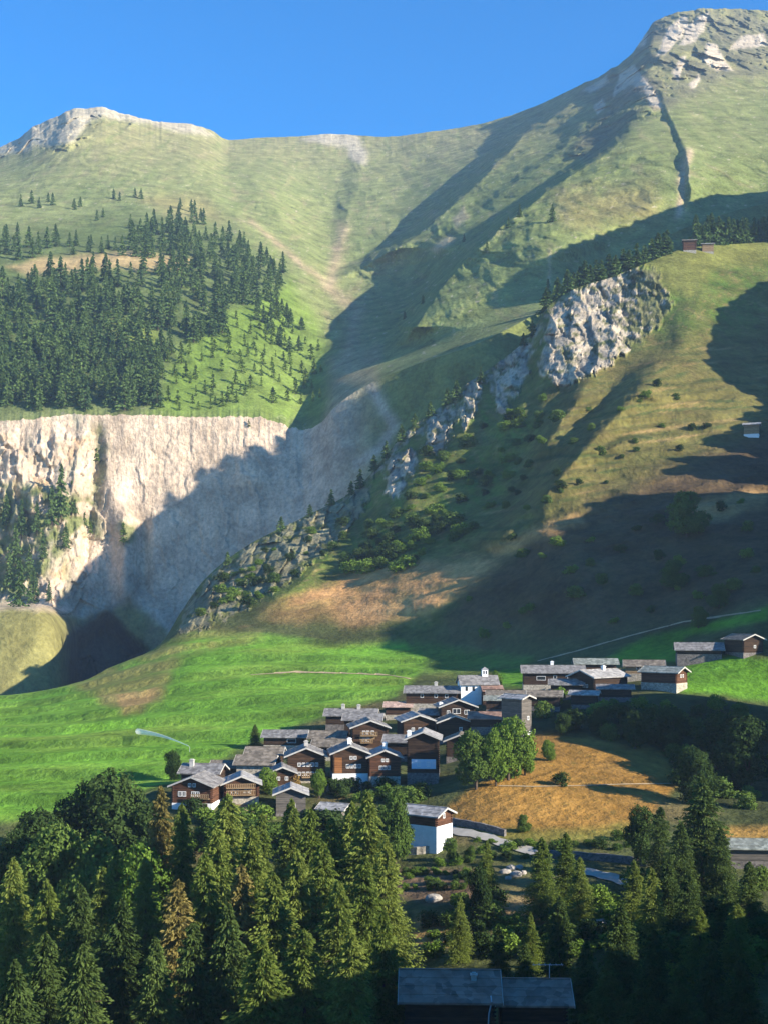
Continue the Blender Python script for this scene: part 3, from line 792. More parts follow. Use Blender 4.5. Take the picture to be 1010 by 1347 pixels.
BARK = bark_mat()
FOL = {
    'larch': foliage_mat("larch_needles", (0.085, 0.130, 0.024), (0.205, 0.245, 0.052), .35),
    'larch_olive': foliage_mat("dry_larch_needles", (0.12, 0.105, 0.03), (0.23, 0.19, 0.06), .3),
    'spruce': foliage_mat("spruce_needles", (0.040, 0.068, 0.020), (0.095, 0.135, 0.034), .2),
    'leaf': foliage_mat("broad_leaves", (0.050, 0.092, 0.020), (0.115, 0.17, 0.036)),
    'leaf_light': foliage_mat("light_leaves", (0.085, 0.15, 0.022), (0.16, 0.235, 0.04)),
    'leaf_dark': foliage_mat("dark_leaves", (0.025, 0.048, 0.014), (0.060, 0.095, 0.026)),
    'young': foliage_mat("young_needles", (0.075, 0.125, 0.022), (0.145, 0.215, 0.035)),
    'far': foliage_mat("forest_needles", (0.055, 0.100, 0.036), (0.125, 0.19, 0.052), .2),
    'autumn': foliage_mat("brown_leaves", (0.20, 0.13, 0.04), (0.30, 0.20, 0.06)),
}

def quads_mesh(name, Q, mats, midx=None):
    """Q (n, 4, 3) loose quads"""
    n = len(Q)
    me = bpy.data.meshes.new(name)
    me.vertices.add(n * 4); me.vertices.foreach_set('co', Q.reshape(-1).astype(np.float32))
    me.loops.add(n * 4); me.polygons.add(n)
    me.loops.foreach_set('vertex_index', np.arange(n * 4, dtype=np.int32))
    me.polygons.foreach_set('loop_start', np.arange(0, n * 4, 4, dtype=np.int32))
    me.polygons.foreach_set('loop_total', np.full(n, 4, dtype=np.int32))
    if midx is not None: me.polygons.foreach_set('material_index', midx.astype(np.int32))
    me.update(calc_edges=True)
    for m in mats: me.materials.append(m)
    return me

def spray(C, A, B, ln, wd):
    """tapered leaf quads: centre C, long axis A, side axis B"""
    return np.stack([C - A*ln*.5, C + B*wd*.5 - A*ln*.05, C + A*ln*.5, C - B*wd*.5 + A*ln*.05], 1)

def unit(v): return v / (np.linalg.norm(v, axis=-1, keepdims=True) + 1e-9)

def conifer_quads(rng, H, Rb, nbr, nper, ln, wd, droop=.25, start=.06, ragged=.3, power=.85):
    """crown of drooping boughs; quads of needles along each bough"""
    t = start + (1 - start)*rng.random(nbr)**1.15
    t = np.sort(t)
    az = rng.random(nbr)*2*np.pi
    lump = 1 + .22*np.sin(az*2 + rng.random()*6 + t*9) + .16*np.sin(az*3 - t*23 + rng.random()*6)
    Lb = Rb*(1 - t)**power*lump*(1 - ragged*rng.random(nbr)) + .12
    out = []
    s = rng.random((nbr, nper))**.75
    rad = Lb[:, None]*s
    up = .18*(1 - s)*Lb[:, None] - droop*Lb[:, None]*s**1.6 + .10*Lb[:, None]*s**3
    swing = (rng.random((nbr, nper)) - .5)*.9
    a = az[:, None] + swing*(.3 + .5*s)
    C = np.stack([np.cos(a)*rad, np.sin(a)*rad, t[:, None]*H + up + (rng.random((nbr, nper)) - .5)*.35], -1).reshape(-1, 3)
    d = np.stack([np.cos(a), np.sin(a), -.35 - droop + 0*a], -1).reshape(-1, 3)
    d = unit(d + (rng.random(C.shape) - .5)*1.1)
    b = unit(np.cross(d, rng.random(C.shape) - .5))
    m = len(C)
    l = ln*(.6 + .8*rng.random((m, 1))); w = wd*(.6 + .8*rng.random((m, 1)))
    out.append(spray(C, d, b, l, w))
    k = 26                                                    # leading shoot
    C = np.stack([(rng.random(k) - .5)*.3, (rng.random(k) - .5)*.3, H*(.94 + .07*rng.random(k))], -1)
    d = unit(np.stack([rng.random(k) - .5, rng.random(k) - .5, rng.random(k)*1.2], -1)); b = unit(np.cross(d, rng.random(C.shape) - .5))
    out.append(spray(C, d, b, ln*.8, wd*.7))
    return np.concatenate(out)

def tube_quads(path, rads, seg=7):
    path = np.array(path, float); Q = []
    rings = []
    for p, r in zip(path, rads):
        a = np.arange(seg)*2*np.pi/seg
        rings.append(np.stack([p[0] + np.cos(a)*r, p[1] + np.sin(a)*r, np.full(seg, p[2])], -1))
    for i in range(len(rings) - 1):
        for k in range(seg):
            Q.append([rings[i][k], rings[i][(k+1) % seg], rings[i+1][(k+1) % seg], rings[i+1][k]])
    return np.array(Q)

def leafy_quads(rng, H, R, nl, nclump, ln, lobes=9, low=.22):
    """rounded crown made of leaf clumps around several lobes with gaps between"""
    cs = []
    for i in range(lobes):
        a = rng.random()*2*np.pi; h = low + (1 - low)*(.15 + .8*rng.random())
        rr = R*(.62*rng.random()**.5)*np.sin(np.clip((h - low)/(1 - low), .1, .95)*np.pi)**.5
        cs.append((np.cos(a)*rr, np.sin(a)*rr, h*H*.9, R*(.34 + .25*rng.random())))
    cs = np.array(cs)
    k = rng.integers(0, lobes, nclump)
    v = unit(rng.normal(size=(nclump, 3))); v[:, 2] *= .85
    rad = cs[k, 3]*(.72 + .36*rng.random(nclump))
    CC = cs[k, :3] + v*rad[:, None]
    CC[:, 2] = np.maximum(CC[:, 2], H*.06)
    n = nclump*nl
    C = np.repeat(CC, nl, 0) + rng.normal(size=(n, 3))*ln*.55
    N = unit(np.repeat(v, nl, 0) + rng.normal(size=(n, 3))*.55)
    A = unit(np.cross(N, rng.normal(size=(n, 3)))); B = np.cross(N, A)
    l = ln*(.6 + .8*rng.random((n, 1)))
    return spray(C, A, B, l, l*.75), cs

RNG = np.random.default_rng(11)
def conifer_pair(kind, H, Rb, nbr, nper, ln, wd, droop, ragged=.3, power=.85, start=.06):
    Q = conifer_quads(RNG, H, Rb, nbr, nper, ln, wd, droop, start, ragged, power)
    crown = quads_mesh("crown", Q, [FOL[kind]])
    z = np.linspace(-1.5, H*.97, 9)
    T = tube_quads([(.12*math.sin(a*.5), .1*math.cos(a*.37), a) for a in z], np.interp(z, [-1.5, 0, H], [H*.020, H*.016, .03]))
    limbs = []
    for i in range(26):
        a = RNG.random()*6.28; t = .1 + .8*RNG.random(); L = Rb*(1 - t)**power*.75
        p0 = np.array([0, 0, t*H]); p1 = p0 + np.array([math.cos(a)*L, math.sin(a)*L, -droop*L*.5])
        sd = np.array([-math.sin(a), math.cos(a), 0])*.035; upv = np.array([0, 0, .06])
        limbs += [[p0 - sd, p0 + sd, p1 + sd*.4, p1 - sd*.4], [p0 - upv, p0 + upv, p1 + upv*.4, p1 - upv*.4]]
    trunk = quads_mesh("trunk", np.concatenate([T, np.array(limbs)]), [BARK])
    return crown, trunk, H

def leafy_pair(kind, H, R, nclump, nl, ln, lobes=9, low=.22):
    Q, cs = leafy_quads(RNG, H, R, nl, nclump, ln, lobes, low)
    crown = quads_mesh("crown", Q, [FOL[kind]])
    Ts = [tube_quads([(0, 0, -1.2), (.05, .05, H*.2), (.0, .1, H*.45)], [H*.03, H*.024, H*.015])]
    for c in cs[:6]:
        Ts.append(tube_quads([(0, 0, H*.2), (c[0]*.5, c[1]*.5, (c[2] + H*.2)*.5), (c[0], c[1], c[2])], [H*.014, H*.009, H*.004], 5))
    trunk = quads_mesh("trunk", np.concatenate(Ts), [BARK])
    return crown, trunk, H

PROTO = {
    'larch': [conifer_pair('larch', 24, 6.6, 800, 34, .55, .21, .12, .55, .66, .03), conifer_pair('larch', 24, 6.0, 760, 34, .55, .21, .18, .6, .60, .03),
              conifer_pair('larch', 24, 7.2, 800, 34, .58, .22, .10, .6, .72, .03), conifer_pair('larch', 24, 6.4, 700, 34, .58, .22, .14, .65, .55, .03)],
    'larch_olive': [conifer_pair('larch_olive', 24, 5.6, 620, 32, .55, .21, .16, .6, .62, .03)],
    'spruce': [conifer_pair('spruce', 26, 6.8, 760, 36, .58, .24, .26, .45, .68, .03), conifer_pair('spruce', 26, 7.4, 760, 36, .58, .24, .22, .55, .66, .03), conifer_pair('spruce', 26, 6.6, 700, 36, .58, .24, .2, .55, .6, .03)],
    'leaf': [leafy_pair('leaf', 13, 5.4, 1500, 12, .40, 12, .08), leafy_pair('leaf', 13, 5.8, 1500, 12, .40, 14, .08)],
    'leaf_light': [leafy_pair('leaf_light', 12, 4.8, 1400, 12, .36, 12, .06), leafy_pair('leaf_light', 12, 5.2, 1400, 12, .36, 14, .06)],
    'leaf_dark': [leafy_pair('leaf_dark', 14, 5.8, 1600, 12, .42, 13, .08), leafy_pair('leaf_dark', 14, 6.2, 1600, 12, .42, 15, .08)],
    'autumn': [leafy_pair('autumn', 5, 2.2, 250, 8, .4, 6)],
    'shrub': [leafy_pair('leaf', 4, 3.0, 260, 8, .42, 8, .05), leafy_pair('leaf_dark', 4, 3.2, 260, 8, .42, 9, .05), leafy_pair('leaf_light', 4, 3.0, 260, 8, .42, 8, .05)],
}

def tree(kind, name, label, pos, H, wide=1.0, var=None, cat='tree', group=None, rz=None):
    """a tree with its own crown and trunk"""
    pr = PROTO[kind][var if var is not None else random.randrange(len(PROTO[kind]))]
    r = bpy.data.objects.new(name, None); col.objects.link(r)
    r.location = pos; r.rotation_euler = (0, 0, random.random()*6.28 if rz is None else rz)
    s = H/pr[2]; w = s*wide
    r.scale = (w, w, s); r.empty_display_size = .5
    tag(r, label, cat, group)
    for nm, me in (('crown', pr[0]), ('trunk', pr[1])):
        c = bpy.data.objects.new(nm, me); col.objects.link(c); c.parent = r
    return r

def tree_px(kind, name, label, px, apex, Y, wide=1.0, **k):
    """tree whose top stands at a photograph position, at distance Y on the ground"""
    X = (px - CX)/F*Y; z0 = gz(X, Y); zt = (HY - apex)/F*Y
    return tree(kind, name, label, (X, Y, z0), max(zt - z0, 1.5), wide, **k)

# far trees: one small mesh each
def far_mesh(kind, H, R, nbr, nper, ln, wd, seed, power=.8):
    rng = np.random.default_rng(seed)
    Q = conifer_quads(rng, H, R, nbr, nper, ln, wd, .3, .05, .35, power)
    T = tube_quads([(0, 0, -2), (0, 0, H*.5), (0, 0, H*.95)], [H*.016, H*.010, .05], 5)
    return quads_mesh("spruce_tree", np.concatenate([Q, T]), [FOL[kind], BARK], np.r_[np.zeros(len(Q)), np.ones(len(T))])
FAR = [far_mesh('far', 24, 6.0 + .5*i, 105, 9, 2.1, 1.1, 40 + i) for i in range(4)]
YOUNG = [far_mesh('young', 14, 3.1 + .5*i, 50, 6, 1.7, .9, 60 + i, .7) for i in range(3)]

def far_tree(meshes, label, group, p, H, base, name="spruce_tree", wide=1.0):
    o = bpy.data.objects.new(name, random.choice(meshes)); col.objects.link(o)
    o.location = p; o.rotation_euler = (0, 0, random.random()*6.28)
    s = H/base; o.scale = (s*wide, s*wide, s)
    tag(o, label, 'tree', group)
    return o

def scatter(poly, n, mind, rnd):
    """evenly spaced random photograph positions inside an outline"""
    pts = np.array(poly, float); out = []
    x0, y0 = pts.min(0); x1, y1 = pts.max(0)
    for _ in range(n*60):
        if len(out) >= n: break
        x = rnd.uniform(x0, x1); y = rnd.uniform(y0, y1)
        if inpoly(np.array([x]), np.array([y]), poly, .5)[0] < .5: continue
        if any((x-a)**2 + ((y-b)*1.3)**2 < mind*mind for a, b in out): continue
        out.append((x, y))
    return sorted(out, key=lambda q: q[1])

rnd = random.Random(5)
FOREST = [  # outline, count, spacing, tree height range, layer, label
    ([(0, 395), (40, 372), (100, 368), (130, 352), (235, 352), (262, 375), (300, 405), (300, 440), (225, 462), (212, 500), (208, 540), (0, 542)], 150, 8.2, (22, 34), 'far', 'dark spruce in the dense forest on the rim above the pale cliff'),
    ([(165, 322), (200, 298), (240, 298), (275, 312), (310, 318), (350, 345), (378, 362), (372, 395), (330, 410), (285, 395), (255, 350), (160, 338)], 62, 8.0, (20, 30), 'far', 'spruce in the upper forest belt below the alpine pasture'),
    ([(-20, 310), (30, 306), (82, 318), (82, 338), (-20, 345)], 16, 7, (18, 26), 'far', 'spruce in the small wood above the tan clearing at the left edge'),
    ([(232, 268), (250, 276), (278, 300), (262, 304), (240, 288)], 7, 6, (16, 24), 'far', 'spruce in the slanting row at the top of the forest'),
    ([(84, 325), (160, 315), (160, 334), (90, 336)], 8, 8, (14, 20), 'far', 'spruce on the strip of pasture just above the tan clearing'),
]
for poly, n, mind, hr, layer, label in FOREST:
    for x, y in scatter(poly, n, mind, rnd):
        p = pick(x, y, layer)
        far_tree(FAR, label, 'spruces of the hillside forest', (p.x, p.y, p.z - .5), rnd.uniform(*hr), 24)
for x, y in [(28, 272), (42, 268), (52, 274), (64, 266), (70, 270), (98, 276), (106, 272), (150, 262), (158, 264), (178, 260), (186, 262), (128, 290), (136, 286), (172, 300)]:
    p = pick(x, y, 'far')
    far_tree(FAR, 'lone spruce standing on the open alp above the forest', 'scattered spruces on the alp', (p.x, p.y, p.z - .5), rnd.uniform(13, 20), 24, wide=1.1)
for x, y in scatter([(212, 470), (300, 420), (380, 410), (415, 450), (432, 490), (418, 530), (330, 538), (214, 540)], 95, 9.5, rnd):
    p = pick(x, y, 'far')
    far_tree(YOUNG, 'small bright green conifer on the grass above the cliff, right of the dense forest', 'young conifers above the cliff', (p.x, p.y, p.z - .3), rnd.uniform(6, 15), 14, 'young_conifer', rnd.uniform(.9, 1.5))
for x, y in scatter([(330, 415), (372, 398), (400, 430), (395, 470), (350, 450)], 18, 9, rnd):
    p = pick(x, y, 'far')
    far_tree(FAR, 'middling spruce on the sunny flank right of the forest', 'spruces on the sunny flank', (p.x, p.y, p.z - .3), rnd.uniform(12, 18), 24, wide=1.2)
for x, y, h in [(726, 292, 17), (683, 286, 13), (610, 318, 10), (668, 300, 11), (640, 330, 10), (532, 420, 9), (556, 400, 9), (720, 392, 16)]:
    p = pick(x, y, 'far')
    far_tree(FAR, 'single spruce on the grassy flank of the right hand mountain', 'lone spruces on the mountain flank', (p.x, p.y, p.z - .3), h, 24, wide=1.1)
# trees in the gorge at the foot of the cliff
for x, y, h in [(82, 682, 42), (70, 690, 30), (96, 676, 26), (50, 700, 24), (30, 705, 28), (22, 740, 30), (40, 760, 24), (58, 735, 22), (88, 720, 20), (46, 792, 26), (28, 798, 30), (15, 770, 26), (66, 790, 16), (10, 690, 24)]:
    p = pick(x, y, 'cliff')
    far_tree(FAR, 'spruce rooted on the broken ledges at the left end of the cliff', 'spruces on the cliff ledges', (p.x, p.y - 2, p.z - 1), h, 24, wide=.8)
for x, y, h in [(163, 712, 15), (128, 605, 10), (112, 690, 10), (120, 700, 9), (328, 560, 6)]:
    p = pick(x, y, 'cliff')
    far_tree(YOUNG, 'green bush clinging to the bare face of the pale cliff', 'bushes on the cliff face', (p.x, p.y - 1, p.z - 1), h, 14, 'cliff_bush', 1.3)
# wood on the spur crest at the right, same spruces as the forest
for x, y in scatter([(905, 327), (940, 321), (1040, 314), (1060, 326), (1010, 326), (915, 332)], 40, 4.2, rnd):
    p = pick(x, y)
    far_tree(FAR, 'spruce in the dark wood on the crest behind the hilltop cabin', 'spruces of the crest wood', (p.x*1.016, p.y + 16, p.z - 7), rnd.uniform(28, 36), 24, 'crest_spruce', wide=1.0)
for x, y, h in [(720, 398, 14), (735, 384, 15), (748, 378, 16), (756, 374, 13), (764, 372, 15), (771, 370, 17), (778, 368, 14), (786, 366, 16), (793, 364, 15), (803, 361, 17), (812, 358, 15), (822, 354, 17), (830, 351, 15), (840, 348, 17), (850, 345, 15), (860, 341, 17), (868, 338, 19), (876, 335, 18), (880, 334, 19), (700, 440, 9), (688, 452, 7), (632, 500, 8), (600, 522, 10), (588, 530, 9), (566, 545, 8), (545, 560, 8), (528, 578, 9), (508, 600, 9), (492, 616, 8), (474, 640, 10), (462, 648, 7), (436, 662, 8), (408, 676, 6), (370, 696, 7), (300, 740, 6)]:
    p = pick(x, y + 3)
    far_tree(FAR, 'small dark spruce on the rocky crest of the spur', 'spruces along the spur crest', (p.x, p.y + (8 if x > 715 else 0), p.z - (3 if x > 715 else .5)), h*1.25, 24, 'crest_spruce', wide=1.5)  # forest spruces again, strung along the crest

# shrubs and low trees on the face of the spur
SPUR = [([(600, 700), (700, 600), (820, 520), (940, 520), (930, 600), (800, 640), (700, 700), (620, 740)], 14, 16, (1.6, 3.4), 'low shrub along a terrace bank of the sunny slope'),
        ([(500, 690), (560, 600), (640, 560), (700, 520), (740, 540), (690, 640), (640, 710), (540, 740), (470, 740)], 60, 13, (2.5, 6), 'green shrub on the grassy gullies below the crags'),
        ([(480, 690), (520, 680), (560, 690), (560, 740), (500, 760), (440, 750)], 22, 10, (3, 7), 'leafy shrub at the left foot of the spur'),
        ([(700, 560), (800, 480), (900, 470), (930, 560), (820, 640), (720, 680)], 12, 22, (2, 4), 'shrub scattered on the terraced slope'),
        ([(600, 800), (700, 720), (850, 690), (1000, 650), (1000, 780), (860, 820), (640, 850)], 30, 26, (2, 4), 'shrub on the shaded slope above the village'),
        ([(250, 815), (290, 765), (340, 730), (440, 680), (470, 700), (400, 760), (330, 800)], 30, 11, (2, 4.5), 'bush between the rocks of the lower bluff')]
def shrub(label, group, p, H, wide=1.0, kind=None):
    pr = PROTO['shrub'][random.randrange(3) if kind is None else kind]
    o = bpy.data.objects.new("shrub", pr[0]); col.objects.link(o)
    o.location = p; s = H/pr[2]; o.scale = (s*wide, s*wide, s); o.rotation_euler = (0, 0, random.random()*6.28)
    tag(o, label, 'shrub', group)
    return o
for poly, n, mind, hr, label in SPUR:
    for x, y in scatter(poly, n, mind, rnd):
        p = pick(x, y)
        shrub(label, 'shrubs on the spur', (p.x, p.y, p.z - .3), rnd.uniform(*hr), rnd.uniform(1, 1.6))
for x, apex, y, label in [(903, 645, 705, 'bushy bright green tree alone on the shaded slope at right'), (886, 735, 775, 'small pale tree on the dark slope above the upper barn'), (918, 796, 826, 'little tree beside the hillside path at right'),
                          (945, 766, 800, 'small round tree above the hillside path near the right edge')]:
    p = pick(x, y)
    tree('leaf', 'leafy_tree', label, (p.x, p.y, p.z - .3), (y - apex)/F*p.y, 1.15)

# trees in front of and between the houses: kind, name, x, y of the top, distance, width factor, label
NEAR = [
    ('larch_olive', 'larch', 212, 1036, 205, .9, 'brownish larch left of the red-fronted chalet, tallest on that side'),
    ('larch', 'larch', 240, 1058, 200, .8, 'slim pale green larch directly in front of the red-fronted chalet'),
    ('larch', 'larch', 300, 1046, 196, 1.05, 'full light green larch in front of the second chalet from the left'),
    ('larch', 'larch', 332, 1088, 180, 1.0, 'shorter light green larch right of the full one below the left chalets'),
    ('larch', 'larch', 384, 1052, 205, .9, 'light green larch with its top against the grey shed'),
    ('larch', 'larch', 409, 1066, 196, .9, 'green larch between the grey shed and the white-based chalet'),
    ('larch', 'larch', 437, 1078, 186, 1.0, 'larch below the pale lean-to roof'),
    ('larch', 'larch', 463, 1056, 196, .9, 'slender larch just below the white chalet base'),
    ('larch', 'larch', 484, 1044, 184, 1.0, 'tallest larch of the centre, its top beside the round green tree'),
    ('larch', 'larch', 508, 1105, 176, .95, 'light larch left of the kitchen garden'),
    ('larch', 'larch', 270, 1125, 165, 1.0, 'larch in the second row below the brownish larch'),
    ('larch_olive', 'larch', 235, 1160, 160, 1.1, 'olive larch low in the left middle of the wood'),
    ('larch', 'larch', 360, 1150, 160, 1.1, 'broad larch in the middle of the front wood'),
    ('larch', 'larch', 445, 1160, 156, 1.0, 'yellow green larch low in the centre of the wood'),
    ('larch', 'larch', 505, 1200, 148, 1.0, 'low larch beside the left end of the dark barn roof'),
    ('spruce', 'spruce', 300, 1190, 150, 1.0, 'dark spruce at the bottom between paler larches'),
    ('larch', 'larch', 400, 1225, 142, 1.1, 'larch at the bottom edge left of the dark barn'),
    ('larch', 'larch', 18, 1130, 180, 1.0, 'light larch at the left edge of the photo'),
    ('larch', 'larch', 62, 1158, 176, .95, 'green conifer second from the left edge'),
    ('spruce', 'spruce', 106, 1165, 170, 1.0, 'dark spruce below the round trees at left'),
    ('spruce', 'spruce', 160, 1185, 160, 1.1, 'dark broad spruce in the lower left of the wood'),
    ('spruce', 'spruce', 60, 1230, 150, 1.1, 'dark spruce in the lower left corner'),
    ('spruce', 'spruce', 205, 1235, 146, 1.0, 'dark spruce at the bottom left of the middle'),
    ('leaf_dark', 'leafy_tree', 140, 1022, 236, 1.0, 'tall rounded dark tree at the lower edge of the meadow'),
    ('leaf_dark', 'leafy_tree', 92, 1050, 238, .95, 'dark round tree left of the tallest one at the meadow edge'),
    ('leaf_dark', 'leafy_tree', 52, 1068, 234, .95, 'dark round tree nearest the left end of the meadow edge'),
    ('leaf', 'leafy_tree', 78, 1084, 214, .95, 'greyish green tree in front of the dark meadow edge trees'),
    ('leaf', 'leafy_tree', 122, 1096, 208, .9, 'green tree in front of the tallest rounded tree'),
    ('leaf_light', 'leafy_tree', 174, 1102, 200, .8, 'bright green round tree left of the brownish larch'),
    ('leaf_dark', 'leafy_tree', 190, 1062, 232, .9, 'dark tree behind the brownish larch'),
    ('leaf_dark', 'leafy_tree', 30, 1100, 220, .9, 'dark tree at the left edge behind the light larch'),
    ('leaf', 'leafy_tree', 520, 1040, 236, .62, 'round mid green tree left of the lone white-based house'),
    ('larch', 'larch', 640, 1106, 205, 0.91, 'small yellow green larch right of the lone house'),
    ('larch', 'larch', 604, 1180, 180, 1.04, 'light green young larch beside the bare earth patch'),
    ('leaf_dark', 'leafy_tree', 632, 1142, 196, .6, 'dark leafy tree right of the kitchen garden'),
    ('larch', 'larch', 712, 1102, 196, 1.10, 'left larch of the pair below the golden field'),
    ('larch', 'larch', 744, 1096, 200, 1.10, 'right larch of the pair below the golden field'),
    ('larch', 'larch', 697, 1200, 172, 0.91, 'small larch in front of the pair below the golden field'),
    ('spruce', 'spruce', 923, 1022, 205, 1.30, 'tallest dark spruce at the right, against the shaded bank'),
    ('spruce', 'spruce', 868, 1062, 215, 1.17, 'dark spruce left of the tallest one at right'),
    ('leaf_dark', 'leafy_tree', 838, 1062, 222, .75, 'dark leafy tree at the right end of the golden field'),
    ('larch', 'larch', 833, 1132, 184, 1.04, 'slim green larch at the end of the pale road'),
    ('larch', 'larch', 856, 1142, 178, 1.10, 'second slim larch right of the pale road'),
    ('spruce', 'spruce', 878, 1126, 186, 1.17, 'pointed green spruce in front of the tallest spruce'),
    ('spruce', 'spruce', 905, 1150, 176, 1.30, 'spruce between the tallest spruce and the bottom right corner'),
    ('spruce', 'spruce', 955, 1164, 176, 1.23, 'spruce in the lower right, just below the green shed'),
    ('spruce', 'spruce', 985, 1134, 184, 1.23, 'spruce at the right edge below the green shed'),
    ('spruce', 'spruce', 815, 1190, 160, 1.30, 'dark spruce in the shade right of the dark barn'),
    ('spruce', 'spruce', 860, 1225, 150, 1.30, 'dark spruce low in the shade at right'),
    ('spruce', 'spruce', 935, 1240, 146, 1.30, 'dark spruce in the bottom right corner'),
    ('spruce', 'spruce', 770, 1238, 152, 1.17, 'shaded spruce beside the roof aerial'),
]
for kind, name, x, ay, Y, w, label in NEAR:
    tree_px(kind, name, label, x, ay, Y, w)
# village trees: kind, name, x, top y, foot y, width factor, label
VILL = [
    ('leaf', 'leafy_tree', 626, 956, 1038, .95, 'round mid green tree at the left edge of the golden field'),
    ('leaf_light', 'leafy_tree', 668, 930, 1026, .78, 'tall light green tree in the middle of the village'),
    ('leaf_light', 'leafy_tree', 690, 958, 1020, .8, 'light green tree on the right of the tall village tree'),
    ('leaf_light', 'leafy_tree', 652, 956, 1034, .6, 'light green tree wedged between the two big village trees'),
    ('leaf_light', 'leafy_tree', 352, 1003, 1044, .9, 'light green tree beside the stone barn'),
    ('leaf_light', 'leafy_tree', 420, 1008, 1050, .75, 'small light tree left of the white chalet base'),
    ('autumn', 'leafy_tree', 386, 1014, 1038, 1.0, 'brown bush at the foot of the two-row-windowed chalet'),
    ('leaf_dark', 'leafy_tree', 226, 988, 1026, .9, 'small dark tree on the meadow beside the left chalets'),
    ('spruce', 'spruce', 336, 952, 982, 1.5, 'little dark spruce at the meadow corner of the village'),
    ('leaf_light', 'leafy_tree', 652, 877, 912, .6, 'lime green tree beside the chapel tower'),
    ('leaf', 'leafy_tree', 688, 1070, 1094, 1.0, 'round bush alone in the golden field'),
    ('leaf', 'leafy_tree', 545, 1030, 1050, .9, 'small tree behind the roof of the lone house'),
    ('leaf', 'leafy_tree', 596, 1106, 1132, .9, 'bushy tree at the wall of the lone house'),
    ('leaf', 'leafy_tree', 618, 1110, 1134, .9, 'second bushy tree along the road wall'),
    ('leaf_light', 'leafy_tree', 720, 968, 1000, .8, 'low light tree at the top of the golden field'),
    ('leaf_dark', 'leafy_tree', 790, 930, 968, 1.1, 'dark tree below the lean-to roof on the shaded bank'),
    ('leaf_dark', 'leafy_tree', 835, 935, 985, 1.1, 'dark tree in the middle of the shaded bank'),
    ('leaf_dark', 'leafy_tree', 885, 930, 990, 1.1, 'dark tree on the shaded bank below the reddish gable'),
    ('leaf_dark', 'leafy_tree', 940, 938, 1010, 1.1, 'dark tree on the shaded bank near the right edge'),
    ('leaf_dark', 'leafy_tree', 985, 945, 1040, 1.1, 'dark tree on the shaded bank at the right edge'),
    ('leaf_dark', 'leafy_tree', 915, 985, 1060, 1.0, 'dark tree behind the tallest right spruce'),
    ('leaf_dark', 'leafy_tree', 740, 938, 966, 1.2, 'dark tree below the small lean-to'),
]
for kind, name, x, ay, by, w, label in VILL:
    p = pick(x, by)
    tree(kind, name, label, (p.x, p.y, p.z - .2), (by - ay)/F*p.y, w)

# more of the front wood and the dark grove at the lower right
MORE = [
    ('larch', 'larch', 345, 1072, 212, .8, 'slim larch between the second chalet and the grey shed'),
    ('larch', 'larch', 425, 1110, 170, 1.0, 'larch in the centre of the front wood, just left of the tallest'),
    ('larch', 'larch', 285, 1092, 178, 1.0, 'larch below the full light green one at left'),
    ('larch_olive', 'larch', 318, 1140, 162, 1.0, 'olive larch left of the broad larch in the middle'),
    ('larch', 'larch', 480, 1130, 164, 1.0, 'yellow green larch left of the kitchen garden, second row'),
    ('larch', 'larch', 392, 1120, 168, .9, 'larch in front of the grey shed, second row'),
    ('spruce', 'spruce', 255, 1215, 150, 1.1, 'dark spruce at the bottom left of centre'),
    ('larch', 'larch', 345, 1235, 140, 1.1, 'larch at the bottom edge left of centre'),
    ('larch', 'larch', 462, 1230, 140, 1.1, 'larch at the bottom edge nearest the dark barn'),
    ('spruce', 'spruce', 110, 1245, 142, 1.1, 'dark spruce at the bottom left'),
    ('spruce', 'spruce', 20, 1265, 140, 1.1, 'dark spruce in the extreme lower left corner'),
    ('larch', 'larch', 135, 1142, 186, .9, 'green conifer under the tall rounded tree'),
    ('larch', 'larch', 192, 1130, 184, .9, 'green conifer under the bright round tree'),
    ('leaf', 'leafy_tree', 158, 1120, 204, .8, 'small round tree left of the bright green one'),
    ('spruce', 'spruce', 735, 1180, 165, 1.17, 'shaded spruce in front of the pair below the golden field'),
    ('spruce', 'spruce', 655, 1218, 168, 1.04, 'shaded spruce behind the dark barn roofs'),
    ('spruce', 'spruce', 690, 1240, 160, 1.04, 'shaded spruce just behind the lower dark barn'),
    ('spruce', 'spruce', 800, 1262, 140, 1.30, 'black-green spruce right of the lower dark barn'),
    ('spruce', 'spruce', 845, 1278, 136, 1.30, 'black-green spruce at the bottom edge right of the barns'),
    ('spruce', 'spruce', 895, 1270, 138, 1.43, 'black-green spruce at the bottom edge, third from the right corner'),
    ('spruce', 'spruce', 975, 1262, 138, 1.43, 'black-green spruce at the right edge of the bottom'),
    ('larch', 'larch', 762, 1128, 190, 1.10, 'larch right of the pair below the golden field'),
    ('spruce', 'spruce', 948, 1090, 200, 1.17, 'spruce right of the tallest spruce, before the golden strip'),
    ('spruce', 'spruce', 895, 1082, 200, 1.17, 'spruce close in front of the tallest one on its left'),
    ('larch', 'larch', 968, 1190, 165, 1.30, 'lighter conifer in the lower right between dark spruces'),
    ('larch', 'larch', 920, 1195, 165, 1.30, 'lighter conifer below the tallest right spruce'),
]
for kind, name, x, ay, Y, w, label in MORE:
    tree_px(kind, name, label, x, ay, Y, w)
